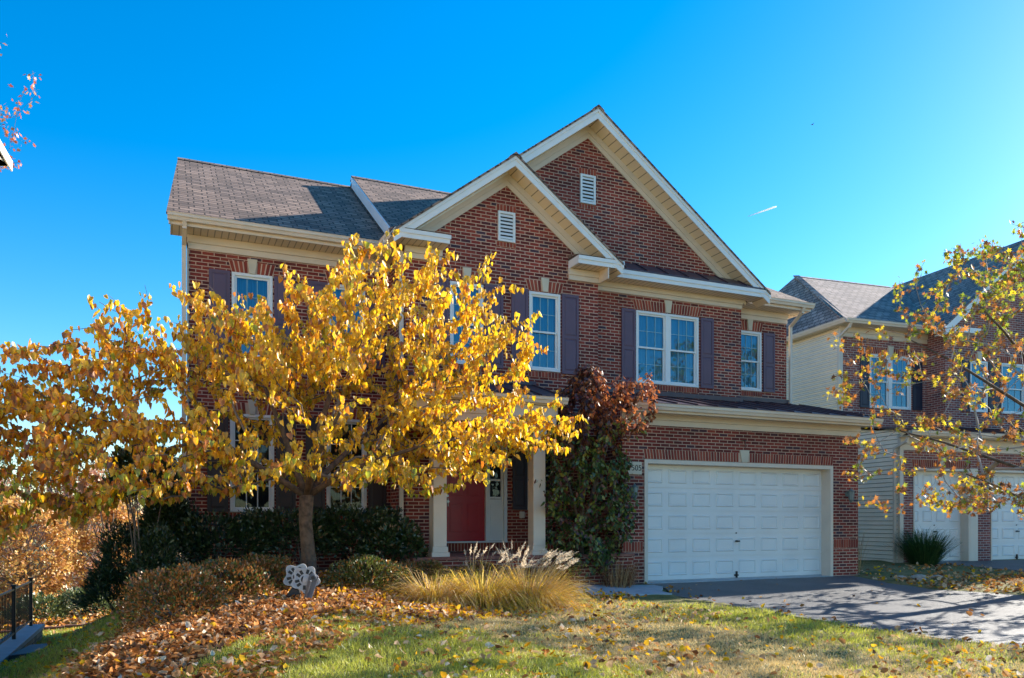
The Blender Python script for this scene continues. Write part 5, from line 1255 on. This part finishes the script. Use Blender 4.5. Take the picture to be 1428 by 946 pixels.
m = MB(); m.tube([(.13,-.135,.33),(.13,-.12,.33)], .024, 12); m.build('hub_cap', M['dark'], RR)
m = MB(); m.prism([(-.22,-.02,.0),(-.02,-.02,.0),(-.05,-.02,.17),(-.14,-.02,.20),(-.20,-.02,.12)], (0,.18,0)); m.build('case', M['dark'], RR, bevel=.01)
m = MB(); m.box(-.23, -.03, -.05, -.02, .0, .05); m.build('base_plate', M['concrete'], RR, bevel=.006)

RR.scale = (.98, .98, .98)
# ================================================================== STONE WALL WITH IRON FENCE, LEFT
WX = -2.42; wt = -.98
SW = MB(); SW.box(WX-.38, WX, 6.2, 19.9, -2.6, wt-.08); 
o = SW.build('stone_wall', M['brick'], None, bevel=.0); 
def stone_mat():
    m, nt, b = newmat('ledge_stone'); uv = N(nt, 'ShaderNodeTexCoord'); br = N(nt, 'ShaderNodeTexBrick')
    br.inputs['Color1'].default_value = (.10,.085,.07,1); br.inputs['Color2'].default_value = (.30,.25,.20,1); br.inputs['Mortar'].default_value = (.06,.055,.05,1); br.inputs['Scale'].default_value = 1
    br.inputs['Brick Width'].default_value = .3; br.inputs['Row Height'].default_value = .1; br.inputs['Mortar Size'].default_value = .008; L(nt, uv.outputs['UV'], br.inputs['Vector'])
    L(nt, br.outputs['Color'], b.inputs['Base Color']); b.inputs['Roughness'].default_value = .9
    bp = N(nt, 'ShaderNodeBump'); bp.inputs['Strength'].default_value = .6; bp.inputs['Distance'].default_value = .02; bp.invert = True; L(nt, br.outputs['Fac'], bp.inputs['Height']); L(nt, bp.outputs['Normal'], b.inputs['Normal']); return m
o.data.materials[0] = stone_mat()
tag(o, 'grey stone retaining wall with flat cap at the lower left edge', 'wall')
m = MB(); m.box(WX-.42, WX+.04, 6.16, 19.94, wt-.08, wt); m.build('wall_cap', plain('blue_grey_capstone', (.33,.35,.38), .8, .1, 4, bump=.2), o)
m = MB(); m.box(WX-5, WX-.38, 6.3, 19.7, -2.6, wt-.25); tag(m.build('terrace', M['concrete'], None), kind='structure', label='paved terrace behind the stone wall')
FE = empty('iron_fence', (WX-.19, 19.7, wt), label='black iron picket fence standing on the stone wall', cat='fence')
y0f = 7.0
for k in range(7):
    y = 19.7-k*2.1; m = MB(); m.box(WX-.22, WX-.16, y-.03, y+.03, wt, wt+1.0); m.box(WX-.235, WX-.145, y-.045, y+.045, wt+1.0, wt+1.03); m.build('fence_post', M['dark'], FE, (WX-.19,19.7,wt))
m = MB()
for z in (.10, .93): m.box(WX-.205, WX-.175, y0f, 19.7, wt+z, wt+z+.03)
m.build('rail', M['dark'], FE, (WX-.19,19.7,wt))
m = MB(); y = 19.6
while y > y0f: m.box(WX-.197, WX-.183, y-.006, y+.006, wt+.1, wt+.95); y -= .15
tag(m.build('picket_row', M['dark'], FE, (WX-.19,19.7,wt)), kind=None)
m = MB(); m.prism([(-2.35,15.3,-1.02),(-1.75,15.6,-1.02),(-1.6,16.6,-1.02),(-2.2,16.5,-1.02)], (0,0,.07)); m.box(-2.15,-1.75,15.6,16.4,-1.6,-1.022)
tag(m.build('stone_bench', plain('dark_slate', (.04,.045,.06), .6), None, bevel=.01), 'low dark slate topped block on the side lawn near the stone wall', 'bench')

# ================================================================== BACKGROUND TREES ON THE LEFT
BM = {'orange': [leaf_mat('far_leaf_orange', (.50,.22,.06), (.72,.38,.11), .4), leaf_mat('far_leaf_gold', (.66,.42,.10), (.85,.58,.18), .4)],
      'pink': [leaf_mat('far_leaf_pink', (.45,.20,.14), (.66,.36,.26), .35), leaf_mat('far_leaf_rust', (.50,.22,.08), (.66,.34,.12), .35)],
      'yellow': [leaf_mat('far_leaf_yellow', (.62,.48,.07), (.80,.62,.12), .4), leaf_mat('far_leaf_lime', (.34,.36,.07), (.5,.48,.1), .4)],
      'green': [leaf_mat('far_leaf_green', (.05,.09,.025), (.12,.17,.05), .3), leaf_mat('far_leaf_olive', (.14,.15,.05), (.25,.24,.08), .3)],
      'bare': [leaf_mat('far_twig_grey', (.12,.09,.08), (.22,.16,.14), .05), leaf_mat('far_leaf_tan', (.40,.26,.16), (.52,.34,.22), .3)]}
def far_tree(x, y, h, w, kind, label, name='autumn_tree', n=8500, leaf=.085, low=.08):
    b = arr((x, y, H(x, y))); R = empty(name, tuple(b), label=label, cat='tree', group='autumn trees behind the side lawn')
    m = MB(); m.tube([b-(0,0,.3), b+(0,0,h*.3), b+(.1,0,h*.8)], [.022*h,.016*h,.004*h], 7)
    m.build('trunk', M['bark'], R, tuple(b), smooth=True)
    m = MB(); ends = []
    for k in range(64):
        a = RNG.uniform(0, 2*PI); t = RNG.uniform(low, .95); rr_ = w*math.sin(PI*min(1, (t-low)/(1.05-low)*.8+.18))*RNG.uniform(.6, 1); s = b+(0,0,h*t*.55); e = b+arr((math.cos(a)*rr_, math.sin(a)*rr_, h*t+.1))
        m.tube([s, (s+e)/2+arr((0,0,-.05*h)), e], [.008*h,.005*h,.002*h], 4, cap=False); ends.append(e)
    m.build('limbs', M['twig'], R, tuple(b))
    ends = arr(ends); c = ends[RNG.integers(0, len(ends), n)]; P = c+RNG.normal(0, 1, (n, 3))*arr((w*.13, w*.13, h*.035)); k = P[:,2] > b[2]+.05*h; P = P[k]; nn = len(P)
    bulk('crown', *QUAD, (basis(rnd_unit(nn), rnd_unit(nn), RNG.uniform(leaf*.6, leaf*1.3, nn), .8), P-b), RNG.choice(2, nn, p=[.6,.4]), BM[kind], R)
FT_ = [(-4.3,30,4.3,1.7,'orange','bright orange gold tree straight behind the end of the iron fence'),
       (-1.75,31.5,4.4,1.35,'orange','small orange tree just left of the dark evergreens'),
       (-7.6,33,5.0,2.2,'yellow','yellow green tree at the far left edge behind the fence'),
       (-3.3,40,6.0,1.9,'pink','pink russet tree rising between the two orange trees'),
       (-7.6,42,6.6,2.4,'pink','russet tree at the left picture edge above the yellow one'),
       (-.6,44,6.6,2.0,'bare','nearly bare grey tree behind the evergreens'),
       (-5.3,52,9.0,2.8,'bare','bare pinkish tree behind the russet ones'),
       (-11,50,9,3.2,'yellow','tall pale yellow tree farthest left'),
       (2.0,50,8,2.6,'green','olive green tree hidden mostly by the redbud'),
       (-2.2,58,9,3,'green','dark olive tree at the back, above the pink tree'),
       (-9,66,10,3.6,'green','big olive tree at the back on the far left')]
for t in FT_: far_tree(*t)
for x, y, s, lb in ((-3.35,26.5,.75,'left of two round green shrubs on the leafy bank'), (-2.2,27.0,.85,'right of two round green shrubs on the leafy bank'), (-5.2,27,.8,'dark green shrub seen through the iron fence')):
    shrub('round_shrub', lb, 'shrub', (x, y), [((0,0,s*.5),(s,s*.9,s*.8),1500)], [leaf_mat('bank_shrub_green', (.10,.14,.05), (.22,.26,.09), .3), LG[1]], [.7,.3], .12, width=.8)
n = 7000; x = RNG.uniform(-9, 3, n); y = RNG.uniform(25.0, 34, n); fallen('bank_leaf_litter', x, y, RNG.choice(4, n, p=[.4,.3,.2,.1]), .10, .22, label='orange leaf litter on the bank under the far trees', cat='leaf litter')
m = MB(); 
for k in range(24): x = -9+k*.5; m.box(x, x+.48, 24.6+.02*k, 24.75+.02*k, H(x, 24.7)-.05, H(x, 24.7)+.10)
tag(m.build('timber_edging', plain('rust_timber', (.16,.07,.05), .9), None), 'low dark timber edging along the leafy bank', 'edging')
# tree at the top left: only reddish twigs reach into the frame
UB = arr((-4.6, 17.5, H(-4.6, 17.5)))
UT = empty('maple_tree', tuple(UB), label='tall maple whose red orange twigs reach into the upper left corner', cat='tree')
tips = []
while len(tips) < 150:
    u = rnd_unit(1)[0]*RNG.uniform(.5, 1); q = UB+arr((0,0,11.2))+u*arr((2.65, 2.2, 2.4)); tips.append(q-(0,0,.7))
tw = grow('maple', [([UB, UB+(0,0,3), UB+(.1,0,7.5), UB+(0,.1,11)], [.2,.16,.11,.05])], arr(tips), UT, tuple(UB), [M['bark'], M['twig']], None, center=UB+arr((0,0,8.5)), up=.1, twig_r=.003)
P3, B3 = hang_leaves(tw, .06, .9, .05, .10, .5, .3, 2, .06)
bulk('foliage', *STAR, (B3, P3-UB), RNG.choice(2, len(P3), p=[.65,.35]), [leaf_mat('maple_leaf_red', (.62,.12,.04), (.85,.26,.08), .35), BM['orange'][0]], UT)

# ================================================================== SKY THINGS
m = MB(); p0 = arr((1.36*600, 600.0*1.0, 0))
def ray(u, v, zc): t = (u-714)/1110; return arr((zc*(.4003+.9164*t), zc*(.9164-.4003*t), 1.27+(726-v)/1110*zc))
a = ray(1043, 302, 520); b = ray(1083, 288, 520)
m.tube([a, a*.5+b*.5, a*.1+b*.9, b], [.12, .45, .6, .25], 12)
mc = bpy.data.materials.new('contrail_vapour'); mc.use_nodes = True; nt_ = mc.node_tree; nt_.nodes.clear()
d_ = N(nt_, 'ShaderNodeBsdfDiffuse'); t_ = N(nt_, 'ShaderNodeBsdfTranslucent'); x_ = N(nt_, 'ShaderNodeAddShader'); o_ = N(nt_, 'ShaderNodeOutputMaterial')
d_.inputs[0].default_value = (.5,.5,.5,1); t_.inputs[0].default_value = (.5,.5,.5,1); L(nt_, d_.outputs[0], x_.inputs[0]); L(nt_, t_.outputs[0], x_.inputs[1]); L(nt_, x_.outputs[0], o_.inputs[0])
o = m.build('contrail', mc, None, tuple(a), smooth=True); o.location = tuple(a); tag(o, 'short white contrail streak high in the sky right of the gable', 'contrail')
bp_ = ray(1133, 174, 190)
m = MB(); m.tube([(-.35,0,0),(-.15,0,.02),(.2,0,.02),(.38,0,0)], [.02,.08,.07,.02], 8); 
o = m.build('bird', M['dark'], None, (0,0,0)); o.location = tuple(bp_); tag(o, 'tiny dark bird gliding in the sky above the contrail', 'bird')
m = MB(); m.prism([(-.1,0,.03),(.1,0,.03),(.0,.55,.16),(-.08,.5,.16)], (0,0,.02)); m.prism([(-.1,0,.03),(.1,0,.03),(.0,-.55,.16),(-.08,-.5,.16)], (0,0,.02)); m.build('wing', M['dark'], o)

# ================================================================== CAMERA, LIGHT, SKY
cam = bpy.data.cameras.new('camera'); co = bpy.data.objects.new('camera', cam); COL.objects.link(co); scene.camera = co
co.location = (0, 0, 1.27); co.rotation_euler = (PI/2, 0, -math.radians(23.6)); cam.sensor_width = 36; cam.lens = 36*1110/1428; cam.shift_y = 253/1428; cam.clip_end = 6000; cam.clip_start = .1
SD = Vector((2.5, .56, 1.12)).normalized()
sun = bpy.data.lights.new('sun', 'SUN'); sun.energy = 5.0; sun.angle = math.radians(.5); sun.color = (1, .93, .82); so = bpy.data.objects.new('sun', sun); COL.objects.link(so)
so.rotation_euler = SD.to_track_quat('Z', 'Y').to_euler(); so.location = (20, 5, 20)
el = math.asin(SD.z); az = math.atan2(SD.x, SD.y)
w = bpy.data.worlds.new('World'); scene.world = w; w.use_nodes = True; nt = w.node_tree; bg = nt.nodes['Background']
sk = nt.nodes.new('ShaderNodeTexSky'); sk.sky_type = 'NISHITA'; sk.sun_disc = False; sk.sun_elevation = el; sk.sun_rotation = az; sk.air_density = 1.0; sk.dust_density = .2; sk.ozone_density = 2.5
hs = nt.nodes.new('ShaderNodeHueSaturation'); hs.inputs['Saturation'].default_value = 1.5
nt.links.new(sk.outputs[0], hs.inputs['Color']); nt.links.new(hs.outputs[0], bg.inputs[0]); bg.inputs[1].default_value = .113
scene.view_settings.view_transform = 'Standard'; scene.view_settings.look = 'None'; scene.view_settings.gamma = 1; scene.view_settings.use_curve_mapping = False
scene.view_settings.exposure = 1.32
scene.cycles.max_bounces = 8; scene.cycles.transparent_max_bounces = 12
